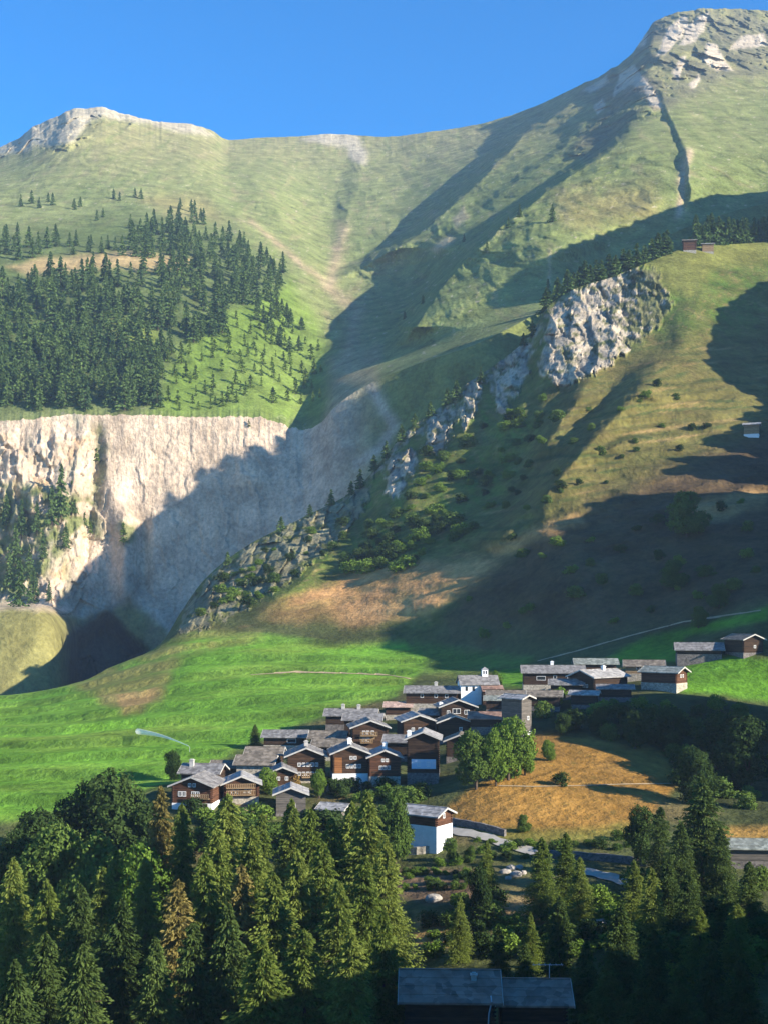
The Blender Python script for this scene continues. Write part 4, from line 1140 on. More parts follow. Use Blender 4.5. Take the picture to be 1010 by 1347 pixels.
BUSH = [([(250, 1070), (330, 1080), (420, 1075), (520, 1065), (520, 1110), (420, 1130), (260, 1120)], 26, 16, (2.5, 5), 'bush among the larches below the chalets'),
        ([(430, 1036), (540, 1036), (560, 1050), (530, 1062), (440, 1056)], 16, 11, (1.8, 3.4), 'green bush on the bank under the white-based chalet'),
        ([(570, 1105), (690, 1118), (700, 1140), (640, 1142), (575, 1138)], 10, 16, (1, 2), 'bush below the pale road near the lone house'),
        ([(560, 1200), (640, 1190), (700, 1215), (800, 1205), (800, 1260), (560, 1262)], 26, 20, (1.5, 3.5), 'bush on the shaded ground behind the dark barns'),
        ([(780, 1180), (1000, 1150), (1000, 1330), (790, 1330)], 24, 26, (2, 4.5), 'bush in the dark grove at the lower right'),
        ([(700, 925), (800, 925), (1000, 935), (1000, 1070), (900, 1040), (860, 985), (720, 960)], 34, 22, (2.5, 5), 'bush on the shaded bank right of the golden field'),
        ([(600, 1104), (700, 1108), (830, 1104), (830, 1124), (720, 1120)], 12, 16, (1, 2.2), 'bush along the lower edge of the golden field')]
for poly, n, mind, hr, label in BUSH:
    for x, y in scatter(poly, n, mind, rnd):
        p = pick(x, y)
        shrub(label, 'bushes around the village', (p.x, p.y, p.z - .3), rnd.uniform(*hr), rnd.uniform(1, 1.5))

# the rest of the dense forest, seen only as a mass between the front trees
def wood():
    Q = []; rng = np.random.default_rng(77)
    src = conifer_quads(np.random.default_rng(78), 24, 6.2, 90, 8, 2.2, 1.15, .3, .05, .35, .8)
    spots = scatter(FOREST[0][0], 110, 5.5, rnd) + scatter(FOREST[1][0], 50, 5.5, rnd)
    for x, y in spots:
        p = pick(x, y, 'far'); a = rng.random()*6.28; s = rng.uniform(.7, 1.05)
        c, d = math.cos(a), math.sin(a)
        R = np.array([[c, -d, 0], [d, c, 0], [0, 0, 1]])
        Q.append((src @ R.T)*s + np.array([p.x, p.y, p.z - .5]))
    me = quads_mesh("forest", np.concatenate(Q), [FOL['far']])
    o = bpy.data.objects.new("forest", me); col.objects.link(o)
    tag(o, 'dark mass of spruce forest on the slope above the pale cliff', 'forest', None, 'stuff')
wood()

# ------------------------------------------------------------------ materials of the buildings
def timber_mat(name, dark, light, plank=.22):
    m, n, l, b = new_mat(name, .85)
    tc = n.new("ShaderNodeTexCoord"); sp = n.new("ShaderNodeSeparateXYZ")
    l.new(tc.outputs['Object'], sp.inputs[0])
    dv = n.new("ShaderNodeMath"); dv.operation = 'DIVIDE'; dv.inputs[1].default_value = plank
    l.new(sp.outputs['Z'], dv.inputs[0])
    fr = n.new("ShaderNodeMath"); fr.operation = 'FRACT'; l.new(dv.outputs[0], fr.inputs[0])
    fl = n.new("ShaderNodeMath"); fl.operation = 'FLOOR'; l.new(dv.outputs[0], fl.inputs[0])
    wnz = n.new("ShaderNodeTexWhiteNoise"); wnz.noise_dimensions = '1D'; l.new(fl.outputs[0], wnz.inputs['W'])
    mp = n.new("ShaderNodeMapping"); mp.inputs['Scale'].default_value = (.5, .5, 3)
    l.new(tc.outputs['Object'], mp.inputs[0])
    nz = n.new("ShaderNodeTexNoise"); nz.inputs['Scale'].default_value = 1.3; nz.inputs['Detail'].default_value = 5
    l.new(mp.outputs[0], nz.inputs['Vector'])
    ad = n.new("ShaderNodeMath"); ad.operation = 'MULTIPLY_ADD'; ad.inputs[1].default_value = .45
    l.new(wnz.outputs['Value'], ad.inputs[0]); l.new(nz.outputs['Fac'], ad.inputs[2])
    mr = n.new("ShaderNodeMapRange"); mr.inputs[1].default_value = .35; mr.inputs[2].default_value = 1.05
    l.new(ad.outputs[0], mr.inputs[0])
    mx = n.new("ShaderNodeMix"); mx.data_type = 'RGBA'
    mx.inputs['A'].default_value = (*dark, 1); mx.inputs['B'].default_value = (*light, 1)
    l.new(mr.outputs[0], mx.inputs['Factor']); l.new(mx.outputs['Result'], b.inputs['Base Color'])
    bp = n.new("ShaderNodeBump"); bp.inputs['Strength'].default_value = .8; bp.inputs['Distance'].default_value = .06
    l.new(fr.outputs[0], bp.inputs['Height']); l.new(bp.outputs[0], b.inputs['Normal'])
    return m

def blotch_mat(name, c1, c2, scale, rough=.9, bump=.4, c3=None, vor=None, spec=.15):
    m, n, l, b = new_mat(name, rough)
    b.inputs['Specular IOR Level'].default_value = spec
    tc = n.new("ShaderNodeTexCoord")
    nz = n.new("ShaderNodeTexNoise"); nz.inputs['Scale'].default_value = scale; nz.inputs['Detail'].default_value = 6; nz.inputs['Roughness'].default_value = .65
    l.new(tc.outputs['Object'], nz.inputs['Vector'])
    cr = n.new("ShaderNodeValToRGB"); e = cr.color_ramp.elements
    e[0].position = .3; e[0].color = (*c1, 1); e[1].position = .7; e[1].color = (*c2, 1)
    h = nz.outputs['Fac']
    l.new(h, cr.inputs[0]); colr = cr.outputs[0]
    if vor:
        mp = n.new("ShaderNodeMapping"); mp.inputs['Scale'].default_value = vor
        l.new(tc.outputs['Object'], mp.inputs[0])
        v = n.new("ShaderNodeTexVoronoi"); v.inputs['Scale'].default_value = 1
        l.new(mp.outputs[0], v.inputs['Vector'])
        sv = n.new("ShaderNodeSeparateColor"); l.new(v.outputs['Color'], sv.inputs[0])
        mr = n.new("ShaderNodeMapRange"); mr.inputs[3].default_value = .62; mr.inputs[4].default_value = 1.25
        l.new(sv.outputs[0], mr.inputs[0])
        vm = n.new("ShaderNodeVectorMath"); vm.operation = 'SCALE'
        l.new(colr, vm.inputs[0]); l.new(mr.outputs[0], vm.inputs['Scale']); colr = vm.outputs[0]
        h = v.outputs['Distance']
    l.new(colr, b.inputs['Base Color'])
    bp = n.new("ShaderNodeBump"); bp.inputs['Strength'].default_value = bump; bp.inputs['Distance'].default_value = .08
    l.new(h, bp.inputs['Height']); l.new(bp.outputs[0], b.inputs['Normal'])
    return m

M = {
    'brown': timber_mat("brown_timber", (.020, .013, .009), (.095, .052, .030)),
    'red': timber_mat("reddish_timber", (.036, .018, .011), (.15, .070, .040)),
    'orange': timber_mat("orange_timber", (.16, .065, .022), (.36, .155, .06)),
    'dark': timber_mat("dark_timber", (.014, .010, .008), (.07, .042, .026)),
    'tan': timber_mat("tan_timber", (.16, .10, .05), (.36, .25, .14)),
    'grey': timber_mat("grey_timber", (.06, .055, .05), (.17, .15, .13)),
    'white': blotch_mat("whitewash", (.66, .66, .65), (.80, .80, .79), 1.2),
    'blue': blotch_mat("pale_blue_plaster", (.42, .54, .66), (.52, .64, .76), 1.2),
    'stone': blotch_mat("field_stone", (.26, .235, .19), (.42, .38, .31), 1.4, vor=(2.2, 2.2, 3.4)),
    'darkstone': blotch_mat("dark_field_stone", (.10, .09, .085), (.19, .17, .155), 1.4, vor=(2.2, 2.2, 3.4)),
    'slate': blotch_mat("grey_stone_slabs", (.135, .126, .12), (.25, .237, .225), .8, .7, .5, vor=(1.3, 1.3, 1.3)),
    'slate_pale': blotch_mat("pale_stone_slabs", (.24, .23, .22), (.36, .345, .33), .8, .7, .5, vor=(1.3, 1.3, 1.3)),
    'slate_brown': blotch_mat("brownish_stone_slabs", (.125, .105, .082), (.225, .19, .15), .8, .8, .5, vor=(1.3, 1.3, 1.3)),
    'slate_dark': blotch_mat("dark_stone_slabs", (.20, .115, .082), (.28, .185, .145), .5, .6, .5, vor=(1.1, 1.1, 1.1)),
    'slate_green': blotch_mat("greenish_stone_slabs", (.16, .175, .15), (.27, .285, .25), .8, .7, .5, vor=(1.3, 1.3, 1.3)),
    'board': blotch_mat("weathered_boards", (.33, .31, .28), (.48, .46, .42), 1.5),
    'frame': blotch_mat("white_paint", (.70, .69, .66), (.80, .79, .77), 2),
    'pipe': blotch_mat("zinc", (.30, .31, .33), (.42, .43, .45), 2, .45),
    'road': blotch_mat("pale_road_gravel", (.27, .25, .215), (.40, .37, .32), .6, .9, .3),
    'path': blotch_mat("trodden_earth", (.30, .22, .13), (.44, .34, .21), .5, .95, .3),
    'rock': blotch_mat("pale_boulder_rock", (.20, .18, .15), (.38, .34, .29), .8, .95, .9),
    'roofred': blotch_mat("pinkish_roof_slabs", (.36, .24, .19), (.50, .36, .29), .8, .8, .5, vor=(1.3, 1.3, 1.3)),
}
_g, _n, _l, _b = new_mat("window_glass", .08); _b.inputs['Base Color'].default_value = (.02, .025, .03, 1); _b.inputs['Specular IOR Level'].default_value = .5
M['glass'] = _g
_w, _n, _l, _b = new_mat("water_jet", .3); _b.inputs['Base Color'].default_value = (.85, .9, .93, 1)
_tr = _n.new("ShaderNodeBsdfTransparent"); _mx = _n.new("ShaderNodeMixShader"); _mx.inputs[0].default_value = .30
_l.new(_tr.outputs[0], _mx.inputs[1]); _l.new(_b.outputs[0], _mx.inputs[2]); _l.new(_mx.outputs[0], _n['Material Output'].inputs['Surface'])
M['water'] = _w

# ------------------------------------------------------------------ mesh builder
class MB:
    def __init__(s): s.v = []; s.f = []
    def add(s, vs, fs):
        o = len(s.v); s.v += [tuple(map(float, v)) for v in vs]; s.f += [tuple(i + o for i in f) for f in fs]
    def box(s, x0, x1, y0, y1, z0, z1):
        s.add([(x0, y0, z0), (x1, y0, z0), (x1, y1, z0), (x0, y1, z0), (x0, y0, z1), (x1, y0, z1), (x1, y1, z1), (x0, y1, z1)],
              [(0, 3, 2, 1), (4, 5, 6, 7), (0, 1, 5, 4), (1, 2, 6, 5), (2, 3, 7, 6), (3, 0, 4, 7)])
    def slab(s, a, b, c, d, t):
        """four corners of the upper face (counter-clockwise from above), thickness t straight down"""
        up = [a, b, c, d]; dn = [(p[0], p[1], p[2] - t) for p in up]
        s.add(up + dn, [(0, 1, 2, 3), (7, 6, 5, 4), (0, 4, 5, 1), (1, 5, 6, 2), (2, 6, 7, 3), (3, 7, 4, 0)])
    def tube(s, path, r, seg=8):
        path = [Vector(p) for p in path]; rs = r if isinstance(r, (list, tuple)) else [r]*len(path)
        vs = []; fs = []
        for i, p in enumerate(path):
            d = (path[min(i+1, len(path)-1)] - path[max(i-1, 0)]).normalized()
            q = d.to_track_quat('Z', 'Y')
            for k in range(seg):
                a = k*2*math.pi/seg
                vs.append(p + q @ Vector((math.cos(a)*rs[i], math.sin(a)*rs[i], 0)))
        for i in range(len(path)-1):
            for k in range(seg):
                a = i*seg + k; b = i*seg + (k+1) % seg
                fs.append((a, b, b + seg, a + seg))
        fs.append(tuple(range(seg))[::-1]); fs.append(tuple((len(path)-1)*seg + k for k in range(seg)))
        s.add(vs, fs)
    def build(s, name, mat, parent=None, smooth=False):
        me = bpy.data.meshes.new(name); me.from_pydata(s.v, [], s.f); me.materials.append(mat)
        if smooth:
            for p in me.polygons: p.use_smooth = True
        o = bpy.data.objects.new(name, me); col.objects.link(o)
        if parent is not None: o.parent = parent
        return o

def house(label, ax, ay, by, W, L, rz=0, pitch=21, ref='f', wall='brown', base='stone', bh=1.2, roof='slate', chim=None, chim_w=.9, wins=(), side=None,
          balcony=(), door=None, name='chalet', cat='house', Y=None, eave=.8, gable=.9, group=None, upper=None, cwhite=False, sidewins=(), minH=4.2, offY=0):
    """gable house; local frame: gable front looks along -y, ridge along y. (ax, ay) = ridge end over the front
    (ref 'f') or middle of the ridge (ref 'm') in the photograph; by = foot of the walls in the photograph"""
    p = pick(ax, by)
    Yd = (p.y if Y is None else Y) + offY
    A = Vector(((ax - CX)/F*Yd, Yd, (HY - ay)/F*Yd))
    R3 = Matrix.Rotation(math.radians(rz), 3, 'Z')
    off = Vector((0, 0, 0)) if ref == 'f' else R3 @ Vector((0, -L/2, 0))
    O = Vector((A.x + off.x, A.y + off.y, 0))
    zg = min(gz(*(O + R3 @ Vector(c)).xy) for c in ((-W/2, 0, 0), (W/2, 0, 0), (-W/2, L, 0), (W/2, L, 0)))
    zf = gz(O.x, O.y)
    H = max(A.z - zf, minH)
    O.z = A.z - H
    tp = math.tan(math.radians(pitch)); h = W/2
    he = H - h*tp                       # wall height at the eaves
    t = .24
    r = bpy.data.objects.new(name, None); col.objects.link(r)
    r.location = O; r.rotation_euler = (0, 0, math.radians(rz)); tag(r, label, cat, group)
    zb = min(zg - O.z, 0) - 1.0
    # base
    m = MB(); m.box(-h - .06, h + .06, -.06, L + .06, zb, bh); m.build('base', M[base], r)
    # body under the roof
    m = MB(); top = .30/math.cos(math.radians(pitch)) + .02
    zt = H - top; ze = he - top
    pr = [(-h, bh), (h, bh), (h, ze), (0, zt), (-h, ze)]
    n = 5
    m.add([(x, 0, z) for x, z in pr] + [(x, L, z) for x, z in pr], [tuple(range(n)), tuple(range(2*n - 1, n - 1, -1))] + [(i, i + n, (i+1) % n + n, (i+1) % n) for i in range(n)])
    # log ends at the corners
    if wall in ('brown', 'red', 'dark', 'orange') and H > 5:
        for k in range(int(max(ze - bh, 0)/.44)):
            z = bh + .1 + k*.44
            for sx in (-1, 1):
                m.box(sx*h - (.0 if sx > 0 else .22), sx*h + (.22 if sx > 0 else .0), .12, .34, z, z + .22)
                m.box(sx*(h - .23) - .11, sx*(h - .23) + .11, -.22, .0, z + .22, z + .43)
    m.build('wall', M[wall], r)
    # roof: two slabs meeting at the ridge, and a ridge capping
    m = MB(); ee = h + eave; y0 = -gable; y1 = L + gable*.8
    zeo = H - ee*tp
    m.slab((-ee, y0, zeo), (-.003, y0, H), (-.003, y1, H), (-ee, y1, zeo), t)
    m.slab((.003, y0, H), (ee, y0, zeo), (ee, y1, zeo), (.003, y1, H), t)
    m.box(-.16, .16, y0 - .02, y1 + .02, H - .06, H + .07)
    # courses of slabs: thin raised edges
    ny = max(2, int(ee/1.15))
    for k in range(1, ny):
        for sx in (-1, 1):
            x = sx*ee*k/ny; z = H - abs(x)*tp
            xa, xb = (x - .10, x + .10)
            za, zb2 = H - abs(xa)*tp, H - abs(xb)*tp
            m.slab((xa, y0 + .03, za + .05), (xb, y0 + .03, zb2 + .05), (xb, y1 - .03, zb2 + .05), (xa, y1 - .03, za + .05), .1)
    ro = m.build('roof', M[roof], r)
    for sx in (-1, 1):
        for yy in (y0 - .07, y1 + .005):
            m = MB()
            vs = [(sx*.004, yy, H + .05), (sx*ee, yy, zeo + .05), (sx*ee, yy, zeo - .31), (sx*.004, yy, H - .31)]
            vs2 = [(x, yy + .06, z) for x, _, z in vs]
            m.add(vs + vs2, [(0, 1, 2, 3), (7, 6, 5, 4), (0, 4, 5, 1), (1, 5, 6, 2), (2, 6, 7, 3), (3, 7, 4, 0)])
            m.build('bargeboard', M['board'], ro)
    # purlin ends under the overhang
    m = MB()
    for x in (0, -h*.5, h*.5, -h*.97, h*.97):
        z = H - abs(x)*tp - t/math.cos(math.radians(pitch)) - .03
        m = MB(); m.box(x - .11, x + .11, -gable + .12, -.002, z - .24, z); m.build('purlin', M['dark'], ro)
    if chim is not None:
        for cx, cy, ch in (chim if isinstance(chim, list) else [chim]):
            m = MB(); zc0 = H - abs(cx)*tp - .5
            w = chim_w/2
            m.box(cx - w, cx + w, cy - w, cy + w, zc0, H + ch)
            m.box(cx - w - .12, cx + w + .12, cy - w - .12, cy + w + .12, H + ch, H + ch + .14)
            m.box(cx - w*.7, cx + w*.7, cy - w*.7, cy + w*.7, H + ch + .14, H + ch + .32)
            m.build('chimney', M['white' if cwhite else 'board'], ro)
    if upper:                            # a lighter field of boards on part of the front
        for (xa, xb, za, zb3, mt) in upper:
            m = MB(); m.box(xa, xb, -.05, -.004, za, zb3); m.build('front_panel', M[mt], r)
    def window(x, z, w, hh, yy=-.03, face='front', frame='frame'):
        m = MB(); g = MB(); f = .09
        if face == 'front':
            y = yy - .04
            m.box(x - w/2 - f, x - w/2, y, 0, z - f, z + hh + f); m.box(x + w/2, x + w/2 + f, y, 0, z - f, z + hh + f)
            m.box(x - w/2, x + w/2, y, 0, z + hh, z + hh + f); m.box(x - w/2, x + w/2, y - .06, 0, z - f, z)
            m.box(x - .04, x + .04, y + .01, 0, z, z + hh)
            g.box(x - w/2, x - .041, -.025, -.003, z, z + hh); g.box(x + .041, x + w/2, -.025, -.003, z, z + hh)
        else:
            sx = 1 if face == 'right' else -1; X = sx*h
            lo, hi = (X, X + .08) if sx > 0 else (X - .08, X)
            gl, gh = (X + .003, X + .03) if sx > 0 else (X - .03, X - .003)
            m.box(lo, hi, x - w/2 - f, x - w/2, z - f, z + hh + f); m.box(lo, hi, x + w/2, x + w/2 + f, z - f, z + hh + f)
            m.box(lo, hi, x - w/2, x + w/2, z + hh, z + hh + f); m.box(lo, hi, x - w/2, x + w/2, z - f, z)
            g.box(gl, gh, x - w/2, x + w/2, z, z + hh)
        go = g.build('window', M['glass'], r); m.build('frame', M[frame], go)
    for wdef in wins: window(*wdef)
    for (y, z, w, hh, face) in sidewins: window(y, z, w, hh, face=face)
    for (xa, xb, z) in balcony:
        m = MB(); m.box(xa, xb, -1.05, -.08, z - .14, z); m.box(xa, xb, -1.05, -.97, z, z + .12)
        m.box(xa, xb, -1.07, -.97, z + .86, z + .98)
        k = max(3, int((xb - xa)/.42))
        for i in range(k + 1):
            x = xa + (xb - xa)*i/k
            m.box(max(xa, x - .12), min(xb, x + .12), -1.04, -.98, z + .12, z + .86)
        m.build('balcony', M['tan'], r)
    if door:
        x, z, w, hh = door
        m = MB(); m.box(x - w/2, x + w/2, -.09, -.062, z, z + hh); d = m.build('door', M['dark'], r)
        m = MB(); m.box(x - w/2 - .12, x - w/2, -.12, -.061, z, z + hh + .12); m.box(x + w/2, x + w/2 + .12, -.12, -.061, z, z + hh + .12); m.box(x - w/2, x + w/2, -.12, -.061, z + hh, z + hh + .12)
        m.build('door_frame', M['board'], d)
    return r

def row(z, xs, w=.62, h=.75): return [(x, z, w, h) for x in xs]

# ------------------------------------------------------------------ the village, nearest at the left and bottom
house('red-fronted chalet with white window frames, leftmost front house of the village', 253, 1021, 1066, 8.6, 9, -8, 22, wall='red', base='white', bh=1.5, roof='slate',
      wins=row(3.0, (-2.6, -1.7, .3, 1.2), .65, .9) + row(5.0, (-.5, .5), .5, .6), balcony=[(.0, 3.9, 2.6)], door=(2.9, .1, .9, 1.35))
house('low house with wide blue-grey roof just behind the leftmost red chalet', 268, 1004, 1034, 7, 8.2, 82, 22, 'm', wall='dark', base='darkstone', roof='slate', bh=1.0, chim=(-1.2, 6.4, .8))
house('reddish chalet with balconies and pale stone corner, second front house from the left', 318, 1020, 1058, 7.4, 8, 6, 22, wall='red', base='stone', bh=1.6, roof='slate_pale',
      wins=row(2.4, (-1.8, -.9, .9, 1.8), .55, .65), balcony=[(-3.2, 3.0, 3.6), (-3.2, 3.0, 2.1)])
house('pale stone barn with brownish slab roof left of the two-row-windowed chalet', 338, 993, 1024, 6.4, 8.2, 84, 24, 'm', wall='stone', base='stone', roof='slate_brown', bh=1.0, name='stone_barn', cat='barn')
house('brown-roofed barn directly behind the pale stone barn', 349, 982, 1010, 5.6, 8.0, 86, 24, 'm', wall='dark', base='darkstone', roof='slate_brown', bh=.8, name='barn', cat='barn')
house('brown chalet with two rows of white windows and a chimney at its front peak', 403, 983, 1030, 8.6, 9, 4, 22, wall='brown', base='stone', bh=1.0, roof='slate',
      wins=row(3.9, (-1.6, -.6, .4, 1.4, 2.4), .55, .7) + row(1.8, (-1.6, -.6, .4, 1.4, 2.4), .55, .7), chim=(0, 3.0, 1.0), balcony=[(-1.0, 3.4, 1.4)])
house('grey timber shed with pale roof edges standing lowest in front, half behind larch tops', 383, 1035, 1074, 6.2, 7, 4, 21, wall='grey', base='darkstone', bh=.6, roof='slate_pale', door=(.2, .61, 1.4, 2.0), name='shed', cat='shed', chim=None)
house('small hut of pale slabs showing only its roof among the larches', 440, 1056, 1078, 4.2, 5.0, 68, 20, 'm', wall='grey', base='stone', bh=.6, roof='slate_pale', name='hut', cat='hut', minH=3.2)
house('long low house with plain grey roof at the meadow edge, tan patch on its wall', 376, 960, 984, 6.4, 10.5, 86, 21, 'm', wall='dark', base='stone', bh=.8, roof='slate', sidewins=[(3.2, 1.5, 2.2, .9, 'left')])
house('brown barn with upper roof just right of the long low meadow-edge house', 432, 961, 986, 6.2, 8.4, 84, 23, 'm', wall='brown', base='stone', bh=.7, roof='slate_brown', name='barn', cat='barn')
house('brown barn one step below the twin-chimneyed house, with a second lower roof', 436, 972, 998, 5.4, 8.2, 82, 23, 'm', wall='brown', base='stone', bh=.7, roof='slate_brown', name='barn', cat='barn')
house('long dark house with two chimneys along its grey roof, on the meadow side', 462, 932, 958, 7.0, 13.5, 86, 21, 'm', wall='dark', base='darkstone', bh=.8, roof='slate', chim=[(0, 4.6, .9), (0, 9.0, 1.0)])
house('chalet with white base and orange boards on the left of its front', 461, 980, 1033, 8.0, 9, 6, 22, wall='brown', base='white', bh=2.7, roof='slate',
      upper=[(-3.6, -1.9, 2.8, 6.4, 'orange')], wins=row(4.0, (-.6, .3, 1.2, 2.1), .55, .75) + row(6.0, (.2, 1.1), .5, .6) + row(1.2, (-1.6, 1.5), .6, .45), chim=(0, 2.6, 1.1), cwhite=True)
house('chalet with tall stone base immediately right of the white-based one', 506, 986, 1034, 7.0, 8.5, 4, 22, wall='red', base='stone', bh=2.2, roof='slate_pale',
      wins=row(3.8, (-.9, 0, .9), .55, .75) + row(5.6, (-.4, .5), .5, .55), chim=(.2, 2.2, 1.2), cwhite=True, upper=[(-3.0, 3.0, 3.0, 3.4, 'dark')])
house('tall dark house with pale blue plaster storey and two windows', 556, 962, 1034, 7.0, 9, -4, 22, wall='dark', base='darkstone', bh=3.0, roof='slate_pale', upper=[(-2.6, 2.9, 3.9, 6.1, 'blue')],
      wins=[(-.9, 4.5, .6, .9, -.06), (1.2, 4.5, .6, .9, -.06)], chim=(-3.2, 1.5, -.2), cwhite=True)
house('dark chalet with a tan balcony, behind the white-based chalet', 487, 947, 990, 9.0, 9, 6, 20, wall='brown', base='darkstone', bh=1.2, roof='slate', balcony=[(-2.6, 1.8, 4.4), (-2.6, .6, 2.6)], upper=[(-2.8, 1.2, 3.4, 4.2, 'tan')],
      wins=row(4.7, (-1.6, -.6, .6), .6, .8) + row(2.9, (-1.6, -.6), .6, .8))
house('dark barn with blue-grey roof between the twin-chimneyed house and the balcony chalet', 478, 938, 968, 6.5, 9.5, 84, 21, 'm', wall='dark', base='darkstone', bh=.8, roof='slate', name='barn', cat='barn')
house('house with stone corners and pale front roof edge below the long reddish house', 551, 940, 982, 8.2, 11, 8, 19, wall='brown', base='stone', bh=1.2, roof='slate_pale', wins=row(4.0, (-1.6, .2, 1.6), .6, .8) + row(1.8, (-1.4, .6), .6, .8))
house('pinkish-roofed barn left of the long reddish house', 524, 923, 944, 5.0, 7.0, 86, 20, 'm', wall='brown', base='stone', bh=.6, roof='roofred', name='barn', cat='barn')
house('long reddish-brown house with smooth grey roof and one middle chimney, left of the chapel', 568, 902, 936, 7.4, 14.6, 85, 21, 'm', wall='brown', base='stone', bh=1.2, roof='slate', chim=(.2, 6.2, .9), sidewins=[(3, 3.0, .7, .9, 'left'), (6, 3.0, .7, .9, 'left'), (10, 3.0, .7, .9, 'left')])
house('dark chalet with two white windows under its gable, below the chapel', 602, 920, 956, 9.2, 9, 6, 20, wall='dark', base='darkstone', bh=1.0, roof='slate', wins=[(-.4, 3.6, 2.0, 1.2), (2.4, 3.4, 1.2, 1.0), (-2.6, 3.4, .7, .9)], chim=(-4.2, 3, -1.2), cwhite=True)
house('low dark shed with a thin pale roof edge under the two-windowed dark chalet', 598, 941, 974, 8.2, 7, 4, 20, wall='dark', base='darkstone', bh=.8, roof='slate_brown', wins=row(2.6, (1.5,), .6, .7), name='shed', cat='shed')
house('dark barn with flat greenish roof right of the chapel', 655, 915, 938, 5.2, 6.6, 85, 16, 'm', wall='dark', base='darkstone', bh=.6, roof='slate_green', name='barn', cat='barn')
house('brownish-roofed barn behind the sunlit tall house', 664, 908, 930, 5.4, 9.4, 86, 17, 'm', wall='dark', base='stone', bh=.6, roof='slate_brown', name='barn', cat='barn')
house('tall narrow house with one sunlit grey wall and white foot, above the big village trees', 692, 914, 968, 3.8, 6.5, 44, 18, wall='grey', base='white', bh=1.1, roof='slate_pale', wins=row(4.0, (.6,), .6, .8))
house('large dark house with wide smooth blue-grey roof and single chimney, left of the pale gable', 726, 875, 908, 8.6, 17.0, 86, 21, 'm', wall='dark', base='stone', bh=1.0, roof='slate', chim=(.3, 8.6, .9), cwhite=True, sidewins=[(4, 2.6, .8, 1.0, 'left'), (8, 2.6, .8, 1.0, 'left'), (12, 2.4, 2.4, 1.0, 'left')])
house('house with grey roof behind the pale-roofed gable house, top of the village', 782, 866, 890, 6.8, 12.0, 86, 20, 'm', wall='brown', base='stone', bh=.8, roof='slate_green')
house('timber house with tan wall between the pale gable house and the reddish gable', 846, 868, 892, 7.0, 10.5, 80, 21, 'm', wall='tan', base='stone', bh=.8, roof='slate_brown', sidewins=[(4, 2.2, .8, .9, 'left'), (7, 2.2, .8, .9, 'left')])
house('house with large pale roof and dark gable turned to the left', 765, 881, 918, 9.2, 13.5, -52, 20, wall='dark', base='darkstone', bh=1.2, roof='slate_pale', wins=row(3.0, (-1.8, -.6, .6, 1.8), .6, .8), chim=(.4, 8.2, .7), cwhite=True)
house('dark low lean-to with bluish roof under the large pale roof', 808, 900, 922, 4.8, 8.6, 82, 18, 'm', wall='dark', base='darkstone', bh=.6, roof='slate', name='shed', cat='shed', minH=3.4)
house('small shed with pale slab roof left of the bluish lean-to', 768, 908, 930, 4.4, 6.6, 74, 18, 'm', wall='dark', base='darkstone', bh=.6, roof='slate_pale', name='shed', cat='shed', minH=3.6)
house('house with a sunlit reddish gable on tan stone, right end of the upper row', 896, 877, 909, 6.8, 10.5, 52, 20, wall='red', base='stone', bh=2.2, roof='slate_green', wins=row(3.8, (-.6, .8), .55, .7))
house('large dark barn alone on the slope above the bright meadow', 918, 845, 869, 8.6, 13.0, 80, 23, 'm', wall='dark', base='darkstone', bh=.8, roof='slate', name='barn', cat='barn')
house('dark log cabin at the right edge of the photo above the bright meadow', 990, 834, 862, 7.0, 9.0, 22, 21, wall='dark', base='darkstone', bh=.8, roof='slate_brown', name='log_cabin', cat='cabin', wins=row(2.2, (.6,), .6, .7))
house('lone house with tall white base and red side, apart below the golden field', 584, 1062, 1117, 5.6, 8.4, 56, 21, wall='red', base='white', bh=4.6, roof='slate_pale', wins=[(-.2, 6.0, .6, .7)], eave=.7, gable=.7, sidewins=[(4.0, 2.4, 1.6, .7, 'left')])
house('weathered barn with broad dark roof and a zinc vent at the bottom of the photo', 590, 1275, 1352, 8.6, 10.0, 88, 24, 'm', wall='dark', base='darkstone', bh=.6, roof='slate_dark', name='barn', cat='barn', chim=(-1.5, 2.2, -.2), chim_w=.6, Y=146)
house('lower dark barn joined to the right end of the broad-roofed one at the bottom', 698, 1287, 1356, 7.2, 7.2, 88, 22, 'm', wall='dark', base='darkstone', bh=.6, roof='slate_dark', name='barn', cat='barn', Y=146.5)
house('greenish flat-pitched shed at the right edge below the golden strip', 990, 1103, 1136, 6.0, 9.0, 86, 16, 'm', wall='grey', base='darkstone', bh=.8, roof='slate_green', name='shed', cat='shed')
house('brown cabin alone on the hilltop below the right hand mountain', 906, 315, 330, 5.6, 9.0, 84, 22, 'm', wall='red', base='stone', bh=.8, roof='slate_brown', name='log_cabin', cat='cabin', minH=5.0)
house('low outbuilding right beside the hilltop cabin', 930, 320, 331, 4.4, 8.0, 84, 18, 'm', wall='tan', base='stone', bh=.6, roof='slate_pale', name='shed', cat='shed', minH=3.0)
house('small whitish hut high on the terraced slope at the right edge', 988, 556, 573, 5.0, 7.0, 70, 20, 'm', wall='tan', base='white', bh=1.2, roof='slate_pale', name='hut', cat='hut', minH=4.0)

